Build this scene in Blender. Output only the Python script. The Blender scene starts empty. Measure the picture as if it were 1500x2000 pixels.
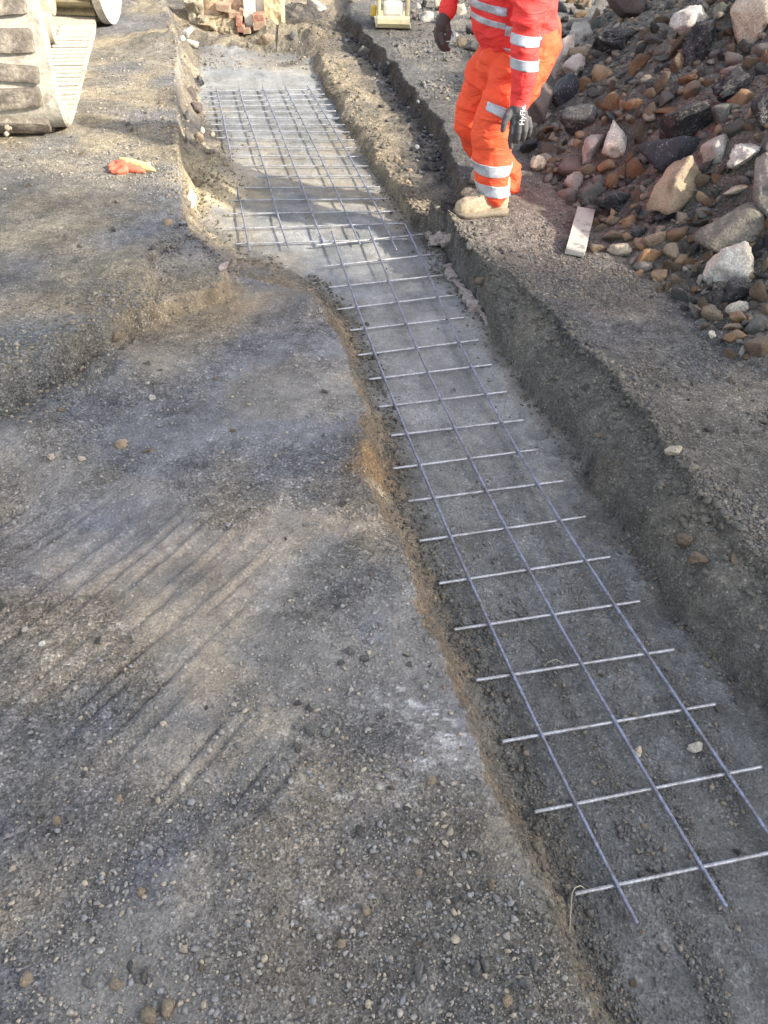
import bpy, bmesh, math, random
import numpy as np
from mathutils import Vector, Matrix, Euler

# ------------------------------------------------------------------ camera, sky, sun, exposure
scene = bpy.context.scene
COL = scene.collection
F = 1600.0; CH = 1.70; PIT = .7372; ROL = -.0359
cp, sp, cr, sr = math.cos(PIT), math.sin(PIT), math.cos(ROL), math.sin(ROL)
RT = np.array([cr, -sr * sp, -sr * cp]); UPV = np.array([sr, cr * sp, cr * cp]); FW = np.array([0, cp, -sp])
cam = bpy.data.cameras.new('camera'); camo = bpy.data.objects.new('camera', cam); COL.objects.link(camo)
cam.sensor_fit = 'VERTICAL'; cam.sensor_height = 36.0; cam.lens = F / 2000 * 36.0
cam.clip_start = .05; cam.clip_end = 400
camo.matrix_world = Matrix(((RT[0], UPV[0], -FW[0], 0), (RT[1], UPV[1], -FW[1], 0), (RT[2], UPV[2], -FW[2], CH), (0, 0, 0, 1)))
scene.camera = camo

SUN_EL = math.radians(30); TRAVEL = Vector((-1, .42, 0)).normalized()
sun_from = Vector((-TRAVEL.x * math.cos(SUN_EL), -TRAVEL.y * math.cos(SUN_EL), math.sin(SUN_EL)))
world = bpy.data.worlds.new('World'); scene.world = world; world.use_nodes = True
wn = world.node_tree; wn.nodes.clear()
sky = wn.nodes.new('ShaderNodeTexSky'); sky.sky_type = 'NISHITA'; sky.sun_disc = False
sky.sun_elevation = SUN_EL; sky.sun_rotation = math.atan2(sun_from.x, sun_from.y)
sky.air_density = 1.0; sky.dust_density = 3.0; sky.ozone_density = 1.0
hs = wn.nodes.new('ShaderNodeHueSaturation'); hs.inputs['Saturation'].default_value = .45
bg = wn.nodes.new('ShaderNodeBackground'); bg.inputs['Strength'].default_value = .15
wo = wn.nodes.new('ShaderNodeOutputWorld')
wn.links.new(sky.outputs[0], hs.inputs['Color']); wn.links.new(hs.outputs[0], bg.inputs[0]); wn.links.new(bg.outputs[0], wo.inputs[0])
sl = bpy.data.lights.new('sun', 'SUN'); sl.energy = 3.5; sl.angle = math.radians(1.6); sl.color = (1, .91, .75)
slo = bpy.data.objects.new('sun', sl); COL.objects.link(slo); slo.location = (8, -2, 8)
slo.rotation_euler = sun_from.to_track_quat('Z', 'Y').to_euler()
scene.view_settings.view_transform = 'Standard'; scene.view_settings.look = 'None'
scene.view_settings.exposure = 1.62; scene.view_settings.gamma = 1
scene.render.engine = 'CYCLES'
scene.cycles.max_bounces = 5; scene.cycles.diffuse_bounces = 3

rng = np.random.default_rng(7); random.seed(7)

# ------------------------------------------------------------------ helpers
def ray(px, py): return FW + RT * ((px - 750) / F) + UPV * ((1000 - py) / F)
def U(px, py, z=0.):
    d = ray(px, py); return np.array([0, 0, CH]) + d * ((z - CH) / d[2])
def V(px, py, y):
    d = ray(px, py); return np.array([0, 0, CH]) + d * (y / d[1])
def depth_of(p): return float((np.asarray(p) - [0, 0, CH]) @ FW)
def L(pts, z=0.): return np.array([U(a, b, z)[:2] for a, b in pts])
def sstep(a, b, x):
    t = np.clip((x - a) / (b - a), 0, 1); return t * t * (3 - 2 * t)

def _h(i, j, k, seed):
    n = (i.astype(np.uint32) * np.uint32(374761393) + j.astype(np.uint32) * np.uint32(668265263) + k.astype(np.uint32) * np.uint32(2147483647 & 1274126177) + np.uint32(seed * 9781 + 17))
    n = (n ^ (n >> np.uint32(13))) * np.uint32(1274126177); n = n ^ (n >> np.uint32(16))
    n = n * np.uint32(2246822519); n = n ^ (n >> np.uint32(15))
    return (n & np.uint32(0xffffff)).astype(np.float32) / np.float32(0xffffff)
def vnoise(x, y, seed=0):
    xi = np.floor(x); yi = np.floor(y); fx = (x - xi).astype(np.float32); fy = (y - yi).astype(np.float32)
    fx = fx * fx * (3 - 2 * fx); fy = fy * fy * (3 - 2 * fy)
    xi = xi.astype(np.int64); yi = yi.astype(np.int64); z = np.zeros(1, np.int64)
    a = _h(xi, yi, z, seed); b = _h(xi + 1, yi, z, seed); c = _h(xi, yi + 1, z, seed); d = _h(xi + 1, yi + 1, z, seed)
    return (a + (b - a) * fx) * (1 - fy) + (c + (d - c) * fx) * fy - .5
def fbm(x, y, f, o=3, seed=0, g=.5):
    s = 0; a = 1.; t = 0
    for k in range(o):
        s = s + a * vnoise(x * f + 17.3 * k, y * f - 9.1 * k, seed + k); t += a; a *= g; f *= 2.03
    return s / t * 2
def vnoise3(p, seed=0):
    i = np.floor(p); f = p - i; f = f * f * (3 - 2 * f); i = i.astype(np.int64); r = 0
    for dx in (0, 1):
        for dy in (0, 1):
            for dz in (0, 1):
                w = (f[:, 0] if dx else 1 - f[:, 0]) * (f[:, 1] if dy else 1 - f[:, 1]) * (f[:, 2] if dz else 1 - f[:, 2])
                r = r + w * _h(i[:, 0] + dx, i[:, 1] + dy, i[:, 2] + dz, seed)
    return r - .5
def worley(x, y, seed=0):
    xi = np.floor(x).astype(np.int64); yi = np.floor(y).astype(np.int64); z = np.zeros(1, np.int64)
    best = np.full(x.shape, 9., np.float32); idv = np.zeros(x.shape, np.float32)
    for dx in (-1, 0, 1):
        for dy in (-1, 0, 1):
            a = _h(xi + dx, yi + dy, z, seed); b = _h(xi + dx, yi + dy, z + 1, seed)
            d = np.hypot(xi + dx + a - x, yi + dy + b - y).astype(np.float32)
            m = d < best; best = np.where(m, d, best); idv = np.where(m, a * 7 % 1, idv)
    return best, idv
def seg_dist(x, y, pts, closed=False):
    d = np.full(x.shape, 1e9, np.float32); n = len(pts)
    for k in range(n if closed else n - 1):
        ax, ay = pts[k]; bx, by = pts[(k + 1) % n]; vx, vy = bx - ax, by - ay; l2 = vx * vx + vy * vy + 1e-12
        t = np.clip(((x - ax) * vx + (y - ay) * vy) / l2, 0, 1)
        d = np.minimum(d, (x - ax - t * vx) ** 2 + (y - ay - t * vy) ** 2)
    return np.sqrt(d)
def inside(x, y, pts):
    r = np.zeros(x.shape, bool); n = len(pts)
    for k in range(n):
        ax, ay = pts[k]; bx, by = pts[(k + 1) % n]
        if ay == by: continue
        r ^= ((ay > y) != (by > y)) & (x < (bx - ax) * (y - ay) / (by - ay) + ax)
    return r
def sdist(x, y, pts): return np.where(inside(x, y, pts), 1, -1) * seg_dist(x, y, pts, True)

def link_mesh(name, verts, faces, mat=None, parent=None, smooth=False, col=None):
    """one mesh object from numpy verts and an (n,3|4) face array or list of tuples"""
    me = bpy.data.meshes.new(name)
    verts = np.asarray(verts, np.float32)
    if isinstance(faces, np.ndarray):
        n, k = faces.shape
        me.vertices.add(len(verts)); me.vertices.foreach_set('co', verts.ravel())
        me.loops.add(n * k); me.loops.foreach_set('vertex_index', faces.astype(np.int32).ravel())
        me.polygons.add(n); me.polygons.foreach_set('loop_start', np.arange(0, n * k, k, dtype=np.int32))
        me.update(calc_edges=True)
    else:
        me.from_pydata([tuple(map(float, v)) for v in verts], [], faces); me.update()
    if smooth: me.polygons.foreach_set('use_smooth', np.ones(len(me.polygons), bool))
    if col is not None:
        a = me.color_attributes.new('Col', 'FLOAT_COLOR', 'POINT')
        c4 = np.ones((len(verts), 4), np.float32); c4[:, :col.shape[1]] = col; a.data.foreach_set('color', c4.ravel())
    if mat: me.materials.append(mat)
    o = bpy.data.objects.new(name, me); COL.objects.link(o)
    if parent is not None: o.parent = parent
    return o
def bm_obj(name, bm, mat=None, parent=None, smooth=False):
    me = bpy.data.meshes.new(name); bm.to_mesh(me); bm.free()
    if mat: me.materials.append(mat)
    if smooth: me.polygons.foreach_set('use_smooth', np.ones(len(me.polygons), bool))
    o = bpy.data.objects.new(name, me); COL.objects.link(o)
    if parent is not None: o.parent = parent
    return o
def tag(o, label=None, cat=None, group=None, kind=None):
    if label: o['label'] = label
    if cat: o['category'] = cat
    if group: o['group'] = group
    if kind: o['kind'] = kind
    return o
def thing(name, label, cat, loc=(0, 0, 0), rz=0, group=None):
    o = bpy.data.objects.new(name, None); COL.objects.link(o); o.location = loc; o.rotation_euler = (0, 0, rz)
    o.empty_display_size = .1
    return tag(o, label, cat, group)
def add_box(bm, c, s, rot=None, bev=0., jit=0.):
    r = bmesh.ops.create_cube(bm, size=1); vs = r['verts']
    for v in vs: v.co = Vector((v.co.x * s[0], v.co.y * s[1], v.co.z * s[2]))
    if bev:
        es = list({e for v in vs for e in v.link_edges})
        q = bmesh.ops.bevel(bm, geom=es, offset=bev, segments=2, affect='EDGES', profile=.6); vs = list({v for f in q['faces'] for v in f.verts} | {v for v in vs if v.is_valid})
    for v in vs:
        if jit: v.co += Vector((random.uniform(-jit, jit), random.uniform(-jit, jit), random.uniform(-jit, jit)))
        if rot: v.co = rot @ v.co
        v.co += Vector(c)
def add_tube(bm, pts, rad, n=10, caps=True):
    """tube through pts with per-point radius"""
    pts = [Vector(p) for p in pts]
    if not hasattr(rad, '__len__'): rad = [rad] * len(pts)
    rings = []; prev = None
    for i, p in enumerate(pts):
        t = (pts[min(i + 1, len(pts) - 1)] - pts[max(i - 1, 0)]).normalized()
        u = t.orthogonal().normalized() if prev is None else (prev - t * prev.dot(t)).normalized()
        prev = u; w = t.cross(u)
        rings.append([bm.verts.new(p + (u * math.cos(2 * math.pi * k / n) + w * math.sin(2 * math.pi * k / n)) * rad[i]) for k in range(n)])
    for a, b in zip(rings, rings[1:]):
        for k in range(n): bm.faces.new((a[k], a[(k + 1) % n], b[(k + 1) % n], b[k]))
    if caps:
        bm.faces.new(rings[0][::-1]); bm.faces.new(rings[-1])

# ------------------------------------------------------------------ materials
def new_mat(name):
    m = bpy.data.materials.new(name); m.use_nodes = True; nt = m.node_tree
    return m, nt, nt.nodes['Principled BSDF']
def N(nt, t, **kw):
    n = nt.nodes.new(t)
    for k, v in kw.items():
        if k in n.inputs: n.inputs[k].default_value = v
        else: setattr(n, k, v)
    return n
def mixc(nt, a, b, fac, mode='MIX'):
    m = nt.nodes.new('ShaderNodeMix'); m.data_type = 'RGBA'; m.blend_type = mode
    for sock, v in ((m.inputs[0], fac), (m.inputs[6], a), (m.inputs[7], b)):
        if hasattr(v, 'links') or hasattr(v, 'is_linked'): nt.links.new(v, sock)
        else: sock.default_value = v if not isinstance(v, tuple) else (*v, 1)
    return m.outputs[2]
def ramp(nt, val, stops):
    r = nt.nodes.new('ShaderNodeValToRGB'); e = r.color_ramp.elements
    while len(e) < len(stops): e.new(.5)
    for el, (p, c) in zip(e, stops):
        el.position = p; el.color = (c, c, c, 1) if not isinstance(c, tuple) else (*c, 1)
    nt.links.new(val, r.inputs[0]); return r.outputs[0]
def noise(nt, scale, detail=4, rough=.6, coord=None):
    n = N(nt, 'ShaderNodeTexNoise', Scale=scale, Detail=detail, Roughness=rough)
    if coord is not None: nt.links.new(coord, n.inputs['Vector'])
    return n.outputs[0]
def texco(nt): return nt.nodes.new('ShaderNodeTexCoord').outputs['Object']
def add_bump(nt, b, h, dist, strength=1., prev=None):
    n = N(nt, 'ShaderNodeBump', Strength=strength, Distance=dist); nt.links.new(h, n.inputs['Height'])
    if prev is not None: nt.links.new(prev, n.inputs['Normal'])
    nt.links.new(n.outputs[0], b.inputs['Normal']); return n.outputs[0]

def soil_mat():
    m, nt, b = new_mat('gritty_soil'); co = texco(nt)
    vc = N(nt, 'ShaderNodeVertexColor', layer_name='Col'); at = vc.outputs[0]; grit = vc.outputs[1]
    n1 = noise(nt, 22, 6, .65, co); n2 = noise(nt, 170, 3, .7, co); n0 = noise(nt, 5, 5, .6, co)
    c = mixc(nt, at, ramp(nt, n0, [(.35, .80), (.5, 1.), (.65, 1.18)]), 1., 'MULTIPLY')
    c = mixc(nt, c, mixc(nt, c, ramp(nt, n1, [(.3, .60), (.5, 1.), (.72, 1.38)]), 1., 'MULTIPLY'), grit)
    c = mixc(nt, c, mixc(nt, c, ramp(nt, n2, [(.3, .5), (.5, 1.), (.7, 1.55)]), 1., 'MULTIPLY'), grit)
    v = N(nt, 'ShaderNodeTexVoronoi', Scale=140); nt.links.new(co, v.inputs['Vector'])
    vcol = N(nt, 'ShaderNodeSeparateColor'); nt.links.new(v.outputs['Color'], vcol.inputs[0])
    c = mixc(nt, c, mixc(nt, c, ramp(nt, vcol.outputs[0], [(.0, .62), (.6, 1.), (.93, 1.15), (.985, 1.8)]), 1., 'MULTIPLY'), grit)
    nt.links.new(c, b.inputs['Base Color'])
    b.inputs['Roughness'].default_value = .93; b.inputs['Specular IOR Level'].default_value = .25
    def scaled(k):
        q = N(nt, 'ShaderNodeMath', operation='MULTIPLY'); nt.links.new(grit, q.inputs[0]); q.inputs[1].default_value = k; return q.outputs[0]
    prev = None
    for h, dist, k in ((v.outputs['Distance'], .009, .7), (n2, .009, .9), (n1, .018, .7)):
        n = N(nt, 'ShaderNodeBump', Distance=dist); nt.links.new(scaled(k), n.inputs['Strength']); nt.links.new(h, n.inputs['Height'])
        if prev is not None: nt.links.new(prev, n.inputs['Normal'])
        prev = n.outputs[0]
    nt.links.new(prev, b.inputs['Normal']); return m
def attr_mat(name, bump=.003, scale=160, rough=.9):
    m, nt, b = new_mat(name); co = texco(nt)
    at = N(nt, 'ShaderNodeVertexColor', layer_name='Col').outputs[0]
    n2 = noise(nt, scale, 5, .7, co)
    nt.links.new(mixc(nt, at, ramp(nt, n2, [(.3, .7), (.5, 1.), (.7, 1.35)]), 1., 'MULTIPLY'), b.inputs['Base Color'])
    b.inputs['Roughness'].default_value = rough; b.inputs['Specular IOR Level'].default_value = .25
    add_bump(nt, b, n2, bump, .7); return m
def rock_mat(name, c1, c2, c3, scale=14, speck=0., speckc=(.5, .48, .44), dust=.35, dustc=(.24, .21, .18), rough=.88, bump=.008):
    m, nt, b = new_mat(name); co = texco(nt)
    geo = nt.nodes.new('ShaderNodeNewGeometry')
    oi = nt.nodes.new('ShaderNodeObjectInfo')
    off = N(nt, 'ShaderNodeVectorMath', operation='MULTIPLY_ADD'); nt.links.new(oi.outputs['Random'], off.inputs[0])
    off.inputs[1].default_value = (40, 60, 80); nt.links.new(co, off.inputs[2]); co = off.outputs[0]
    n1 = noise(nt, scale, 6, .62, co); n2 = noise(nt, scale * 9, 4, .7, co); n3 = noise(nt, scale * .4, 2, .5, co)
    c = mixc(nt, c1, c2, ramp(nt, n1, [(.38, 0.), (.6, 1.)]))
    c = mixc(nt, c, c3, ramp(nt, n3, [(.5, 0.), (.66, 1.)]))
    c = mixc(nt, c, ramp(nt, n2, [(.3, .62), (.5, 1.), (.7, 1.4)]), 1., 'MULTIPLY')
    hv = N(nt, 'ShaderNodeHueSaturation'); nt.links.new(c, hv.inputs['Color'])
    mr = N(nt, 'ShaderNodeMapRange'); nt.links.new(oi.outputs['Random'], mr.inputs[0]); mr.inputs[3].default_value = .72; mr.inputs[4].default_value = 1.22
    nt.links.new(mr.outputs[0], hv.inputs['Value']); c = hv.outputs[0]
    if speck:
        v = N(nt, 'ShaderNodeTexVoronoi', Scale=190); nt.links.new(co, v.inputs['Vector'])
        s = N(nt, 'ShaderNodeSeparateColor'); nt.links.new(v.outputs['Color'], s.inputs[0])
        f = N(nt, 'ShaderNodeMath', operation='MULTIPLY'); nt.links.new(ramp(nt, s.outputs[0], [(1 - speck, 0.), (1 - speck + .06, 1.)]), f.inputs[0])
        nt.links.new(ramp(nt, n1, [(.42, 0.), (.56, 1.)]), f.inputs[1])
        c = mixc(nt, c, speckc, f.outputs[0])
    sx = nt.nodes.new('ShaderNodeSeparateXYZ'); nt.links.new(geo.outputs['Normal'], sx.inputs[0])
    dm = N(nt, 'ShaderNodeMath', operation='MULTIPLY'); nt.links.new(ramp(nt, sx.outputs[2], [(.35, 0.), (.95, dust)]), dm.inputs[0])
    nt.links.new(ramp(nt, n1, [(.35, .25), (.65, 1.)]), dm.inputs[1])
    c = mixc(nt, c, dustc, dm.outputs[0])
    nt.links.new(c, b.inputs['Base Color']); b.inputs['Roughness'].default_value = rough; b.inputs['Specular IOR Level'].default_value = .3
    p = add_bump(nt, b, n1, bump * 4, .8); add_bump(nt, b, n2, bump * 1.6, .8, p); return m
def flat_mat(name, c, rough=.7, scale=30, var=.3, bump=.002, metal=0., c2=None, lo=.45, hi=.62):
    m, nt, b = new_mat(name); co = texco(nt); n1 = noise(nt, scale, 5, .65, co)
    k = mixc(nt, c, c2 if c2 else c, ramp(nt, n1, [(lo, 0.), (hi, 1.)]))
    n2 = noise(nt, scale * 5, 3, .6, co)
    k = mixc(nt, k, ramp(nt, n2, [(.3, 1 - var), (.5, 1.), (.7, 1 + var)]), 1., 'MULTIPLY')
    nt.links.new(k, b.inputs['Base Color']); b.inputs['Roughness'].default_value = rough; b.inputs['Metallic'].default_value = metal
    if bump: add_bump(nt, b, n2, bump, .6)
    return m

SOIL = soil_mat(); GRAVEL = attr_mat('gravel_grains')
ROCK = dict(
    white=rock_mat('chalk_stone', (.62, .60, .56), (.48, .45, .41), (.66, .60, .50), 12, dust=.25, bump=.012),
    cream=rock_mat('cream_stone', (.55, .47, .36), (.42, .36, .28), (.60, .53, .42), 10, dust=.3),
    pink=rock_mat('pinkish_stone', (.46, .39, .36), (.56, .50, .46), (.38, .31, .29), 14, dust=.2),
    asphalt=rock_mat('asphalt_chunk', (.042, .045, .055), (.075, .075, .082), (.03, .031, .036), 16, speck=.26, speckc=(.24, .23, .22), dust=.35, dustc=(.17, .16, .15), rough=.62, bump=.014),
    tar=rock_mat('fresh_asphalt_face', (.028, .031, .042), (.045, .048, .06), (.024, .026, .034), 12, speck=.07, speckc=(.35, .34, .32), dust=.25, dustc=(.10, .10, .11), rough=.5, bump=.006),
    orange=rock_mat('rust_stone', (.31, .18, .095), (.22, .14, .085), (.33, .23, .14), 18, dust=.45, bump=.006),
    brown=rock_mat('brown_stone', (.20, .145, .10), (.14, .105, .08), (.25, .19, .13), 16, dust=.4, bump=.007),
    tan=rock_mat('tan_stone', (.30, .235, .16), (.22, .175, .125), (.36, .29, .2), 16, dust=.35, bump=.007),
    grey=rock_mat('grey_stone', (.16, .155, .145), (.11, .108, .105), (.21, .2, .185), 16, dust=.4, bump=.008),
    green=rock_mat('greenish_stone', (.15, .16, .145), (.11, .118, .105), (.2, .21, .19), 16, dust=.3, bump=.007),
    concrete=rock_mat('grey_concrete', (.27, .245, .21), (.2, .185, .16), (.31, .27, .21), 9, speck=.22, speckc=(.14, .13, .12), dust=.3, bump=.009),
    purple=rock_mat('purple_brown_stone', (.14, .11, .105), (.11, .088, .085), (.18, .14, .13), 16, dust=.3, bump=.007),
)
LONGM = flat_mat('sky_tinted_steel_bar', (.26, .28, .375), .42, 18, .35, .0008, .4, (.19, .18, .20))  # sky reflection on the long bars put in as a blue base tint
CROSSM = flat_mat('galvanised_steel_bar', (.40, .41, .44), .40, 24, .3, .0006, .5, (.27, .265, .265))

# ------------------------------------------------------------------ plan of the dig, as lines on the ground
ZF = -.20
toeL = [(1180, 2000), (1112, 1790), (1062, 1650), (1000, 1480), (945, 1340), (908, 1262), (870, 1190), (818, 1085), (782, 985), (765, 905), (760, 850), (738, 785), (715, 722), (692, 655), (662, 603), (635, 570), (600, 545), (540, 520), (480, 508), (440, 480), (402, 455), (386, 428), (397, 380), (436, 352), (446, 312), (428, 272), (405, 250), (396, 210), (391, 180), (393, 150), (386, 118), (384, 100)]
toeB = [(430, 98), (520, 105), (606, 116)]
toeR = [(625, 150), (640, 190), (665, 230), (690, 270), (722, 320), (752, 370), (778, 405), (802, 435), (835, 462), (862, 492), (880, 530), (905, 570), (940, 622), (966, 670), (1000, 720), (1040, 780), (1080, 830), (1120, 890), (1150, 940), (1190, 1000), (1232, 1062), (1282, 1132), (1350, 1222), (1420, 1300), (1500, 1400)]
PF = np.vstack([[(.86, -.9)], L(toeL, ZF), L(toeB, ZF), L(toeR, ZF), [(1.42, -.5)]])
crL = [(1172, 2060), (1135, 1930), (1088, 1800), (1042, 1690), (1002, 1590), (966, 1490), (932, 1410), (892, 1320), (852, 1240), (816, 1140), (786, 1070), (746, 990), (724, 920), (700, 870), (702, 810), (708, 770), (694, 710), (668, 650), (640, 600), (612, 568), (560, 545), (500, 530), (452, 518), (428, 500), (396, 468), (366, 450), (358, 380), (354, 300), (351, 240), (348, 172), (362, 140), (352, 100), (340, 60), (360, 50)]
crB = [(400, 32), (450, 25), (520, 25), (605, 38)]
crR = [(645, 105), (672, 145), (694, 185), (715, 222), (742, 262), (775, 320), (808, 372), (836, 408), (862, 436), (888, 462), (918, 490), (965, 528), (1025, 582), (1084, 642), (1134, 702), (1184, 762), (1235, 825), (1294, 902), (1355, 975), (1424, 1055), (1500, 1135), (1600, 1245)]
PC = np.vstack([[(.70, -.9)], L(crL), L(crB), L(crR), [(2.0, -.5)]])
stepL = [(-500, 860), (0, 752), (60, 727), (130, 697), (200, 655), (240, 630), (300, 602), (370, 566), (440, 548), (446, 520), (430, 500), (396, 468), (364, 450), (356, 380), (352, 300), (350, 240), (347, 170), (352, 120), (340, 60), (320, 5)]
PUL = np.vstack([L(stepL, .02), [(-2.6, 14), (-14, 14), (-14, 2.6)]])
cutR = [(668, 12), (690, 28), (716, 60), (738, 88), (768, 118), (800, 152), (822, 178), (850, 216), (870, 250), (888, 290), (905, 335), (897, 380), (872, 412)]
PSLAB = L([(296, 527), (322, 503), (342, 486), (362, 456), (380, 440), (470, 470), (470, 570), (380, 580), (310, 612), (298, 570)], .03)
PS = np.vstack([L([(560, 116), (575, 70), (600, 30), (640, 2)], -.1), L(cutR, .03), L([(845, 446), (800, 446), (735, 390), (660, 270), (600, 180), (560, 120)], -.15)])
PEND = np.vstack([L([(300, 8), (350, 60), (400, 92), (510, 96), (610, 110), (668, 60), (680, 20)], -.05), [(-.6, 10.5), (-3, 10.5)]])
PR = np.vstack([L([(1010, 195), (1000, 260), (1045, 330), (1095, 365), (1150, 425), (1200, 490), (1250, 530), (1330, 590), (1390, 650), (1450, 700), (1520, 750)]), [(3.2, 1.6), (6.5, 1.2), (8., 5), (6.5, 9.8), (3., 9.6), (1.9, 9.0), (1.35, 8.0)]])
BUMPS = [(424, 315, .17, .15), (405, 350, .15, .08), (392, 285, .12, .05), (562, 575, .10, .035), (600, 590, .07, .02), (728, 850, .07, .03), (225, 690, .16, .05), (265, 720, .12, .03), (150, 740, .18, .025), (862, 428, .08, .03), (905, 470, .10, .02), (960, 540, .14, .03),
         (440, 86, .20, .05), (520, 82, .15, .13), (585, 86, .22, .09), (640, 90, .2, .04), (600, 45, .3, .10), (560, 70, .12, -.1), (655, 72, .12, -.08), (330, 90, .25, .06), (345, 20, .4, .12), (1150, 760, .14, .035), (1230, 850, .12, .03), (1290, 960, .10, .03), (1320, 1060, .12, .03), (1345, 1105, .06, -.035), (1180, 850, .05, -.03), (1075, 770, .05, -.04), (1105, 800, .04, -.035),
         (745, 1010, .05, -.02), (330, 520, .12, .02), (255, 560, .15, .03), (40, 840, .12, .03), (120, 830, .1, .025), (740, 255, .12, .03), (690, 150, .15, .03), (760, 190, .2, -.03), (1010, 640, .15, .02)]

def axis(knots):
    """graded coordinate list from (start, step) knots"""
    out = []; 
    for (a, s0), (b, s1) in zip(knots, knots[1:]):
        x = a
        while x < b - 1e-6:
            out.append(x); x += s0 + (s1 - s0) * (x - a) / (b - a)
    out.append(knots[-1][0]); return np.array(out)
AX = axis([(-60, 6), (-6, .4), (-4.2, .06), (-2.6, .018), (-1.2, .0075), (1.5, .0075), (2.4, .016), (4.4, .04), (6.5, .3), (60, 6)])
AY = axis([(-40, 6), (-1, .25), (.3, .012), (.45, .0062), (2.2, .007), (4.6, .0105), (7.2, .016), (9.6, .022), (11, .2), (70, 8)])
X, Y = np.meshgrid(AX, AY); X = X.astype(np.float64); Y = Y.astype(np.float64)
def terrain(x, y):
    wx = x + .034 * fbm(x, y, 8, 4, 11, .6) + .035 * fbm(x, y, 2.4, 2, 12); wy = y + .034 * fbm(x, y, 8, 4, 21, .6) + .035 * fbm(x, y, 2.4, 2, 22)
    saw = (x < -.7) * sstep(3.8, 4.0, y) * sstep(6.5, 6.1, y) * .85; wx = x + (wx - x) * (1 - saw * (x < -1.0 + .0 * y)); wy = y + (wy - y) * (1 - saw)
    inF = inside(wx, wy, PF); dF = seg_dist(wx, wy, PF, True); inC = inside(wx, wy, PC); dC = seg_dist(wx, wy, PC, True)
    sj = .008 + .03 * sstep(4.2, 3.6, y); sx = x + sj * fbm(x, y, 12, 3, 31); sy = y + sj * fbm(x, y, 12, 3, 32)
    sUL = sdist(sx, sy, PUL); sS = sdist(wx + .03 * fbm(x, y, 5, 3, 33), wy + .03 * fbm(x, y, 5, 3, 34), PS); sE = sdist(wx, wy, PEND); sR = sdist(x + .12 * fbm(x, y, 3, 3, 41), y + .12 * fbm(x, y, 3, 3, 42), PR)
    right = x > np.interp(y, [-1, .6, 2, 4.3, 6, 8], [1.3, .85, .5, -.1, -.75, -1.1])
    # bank level beside the trench
    zb = np.where(right, .0, -.05) + .02 * fbm(x, y, .9, 2, 51)
    zb = zb - (.012 + .03 * sstep(-.95, -1.2, x)) * np.exp(-(np.minimum(sUL, 0) / .10) ** 2) * (y < 4.2) * ~right
    slab = sstep(-.012, .012, sdist(sx, sy, PSLAB) + .012 * fbm(x, y, 18, 2, 36)); wUL = sstep(-.018, .008, sUL + .012 * fbm(x, y, 7, 3, 35) * (y < 4)); zb = zb * (1 - wUL) + (.06 + .012 * fbm(x, y, 1.1, 2, 52) - (.04 + .015 * fbm(x, y, 6, 2, 37)) * slab) * wUL
    wS = sstep(-.01, .03, sS); zb = zb * (1 - wS) + (-.125 + .05 * sstep(.35, 0, sS) * fbm(x, y, 4, 2, 53)) * wS
    wE = sstep(-.05, .12, sE); zb = zb * (1 - wE) + (-.12 + .10 * sstep(.3, 1.2, sE) + .04 * fbm(x, y, 2.5, 3, 54)) * wE
    berm = right * sstep(3.7, 3.1, y)
    zb = zb + .035 * np.exp(-((dC - .02) / .12) ** 2) * berm * ~inC
    band = inC & ~inF
    t = np.where(band, dF / (dF + dC + 1e-6), np.where(inF, 0, 1)); t = np.clip(t, 0, 1)
    far_ = sstep(7.6, 7.2, y); toe = .34 * far_ * sstep(0, .10, t + .05 * fbm(x, y, 7, 2, 55)) * sstep(0, .02, t)
    prR = toe + (1 - .34 * far_) * t ** .85
    prL = t ** .8 * .55 + .45 * sstep(.35, 1, t)
    tb = np.clip(t + .10 * fbm(x, y, 6, 3, 56) * band, 0, 1)
    prR = toe + (1 - .34 * far_) * np.where(band, .65 * np.sin(tb * np.pi / 2) + .35 * tb, t); prL = np.where(band, .45 * tb + .55 * sstep(.25, 1, tb), t)
    pr = np.clip(np.where(right, prR, prL), 0, 1)
    zf = ZF + .006 * fbm(x, y, 3, 3, 61)
    z = zf * (1 - pr) + zb * pr
    for px, py, r, h in BUMPS:
        c = U(px, py, -.17 if (py < 110 and px > 400) else (-.08 if px > 380 and px < 430 and py < 360 else 0)); q = np.exp(-(((wx - c[0]) ** 2 + (wy - c[1]) ** 2) / (r * r)))
        z = z + h * q * (1 + .5 * fbm(x, y, 9, 2, 63))
    # rubble mound, made steep and tall so it shades its own face
    hR = np.minimum(np.clip(sR, 0, None) * (.5 + .2 * sstep(0, .6, sR)), 2.1 + .1 * np.clip(sR - 3, 0, 2)); z = z + hR + np.where(sR > 0, np.minimum(sR * 2, 1) * .12 * fbm(x, y, 2.2, 3, 71), 0)
    pit = np.clip(pr, 0, 1)
    # relief: ruts, crumbs
    D = L([(0, 1420), (420, 1050)]); dv = D[1] - D[0]; dv /= np.hypot(*dv)
    al = x * dv[0] + y * dv[1]; ac = -x * dv[1] + y * dv[0]
    mrut = sstep(.15, -.3, x + .25 * (y - 1.2)) * sstep(2.1, 1.7, y) * sstep(.75, 1.0, y) * sstep(-.2, .15, fbm(x, y, 1.6, 2, 86) + .1) * (1 - pit * 0) * ~right
    rn = vnoise(ac / .020 + .5 * vnoise(al / .35, ac / .2, 5), al / .6, 82); rut = -sstep(.12, .3, rn) + .35 * vnoise(ac / .06, al / .9, 83) + .3 * sstep(-.15, -.35, rn)
    z = z + .009 * rut * mrut * (pr > .98)
    TD = np.array([-.262, .965]); al2 = x * TD[0] + y * TD[1]; ac2 = x * TD[1] - y * TD[0]
    zfl = vnoise(ac2 / .045, al2 / .7, 84); z = z + .004 * zfl * (pr < .02)
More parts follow.
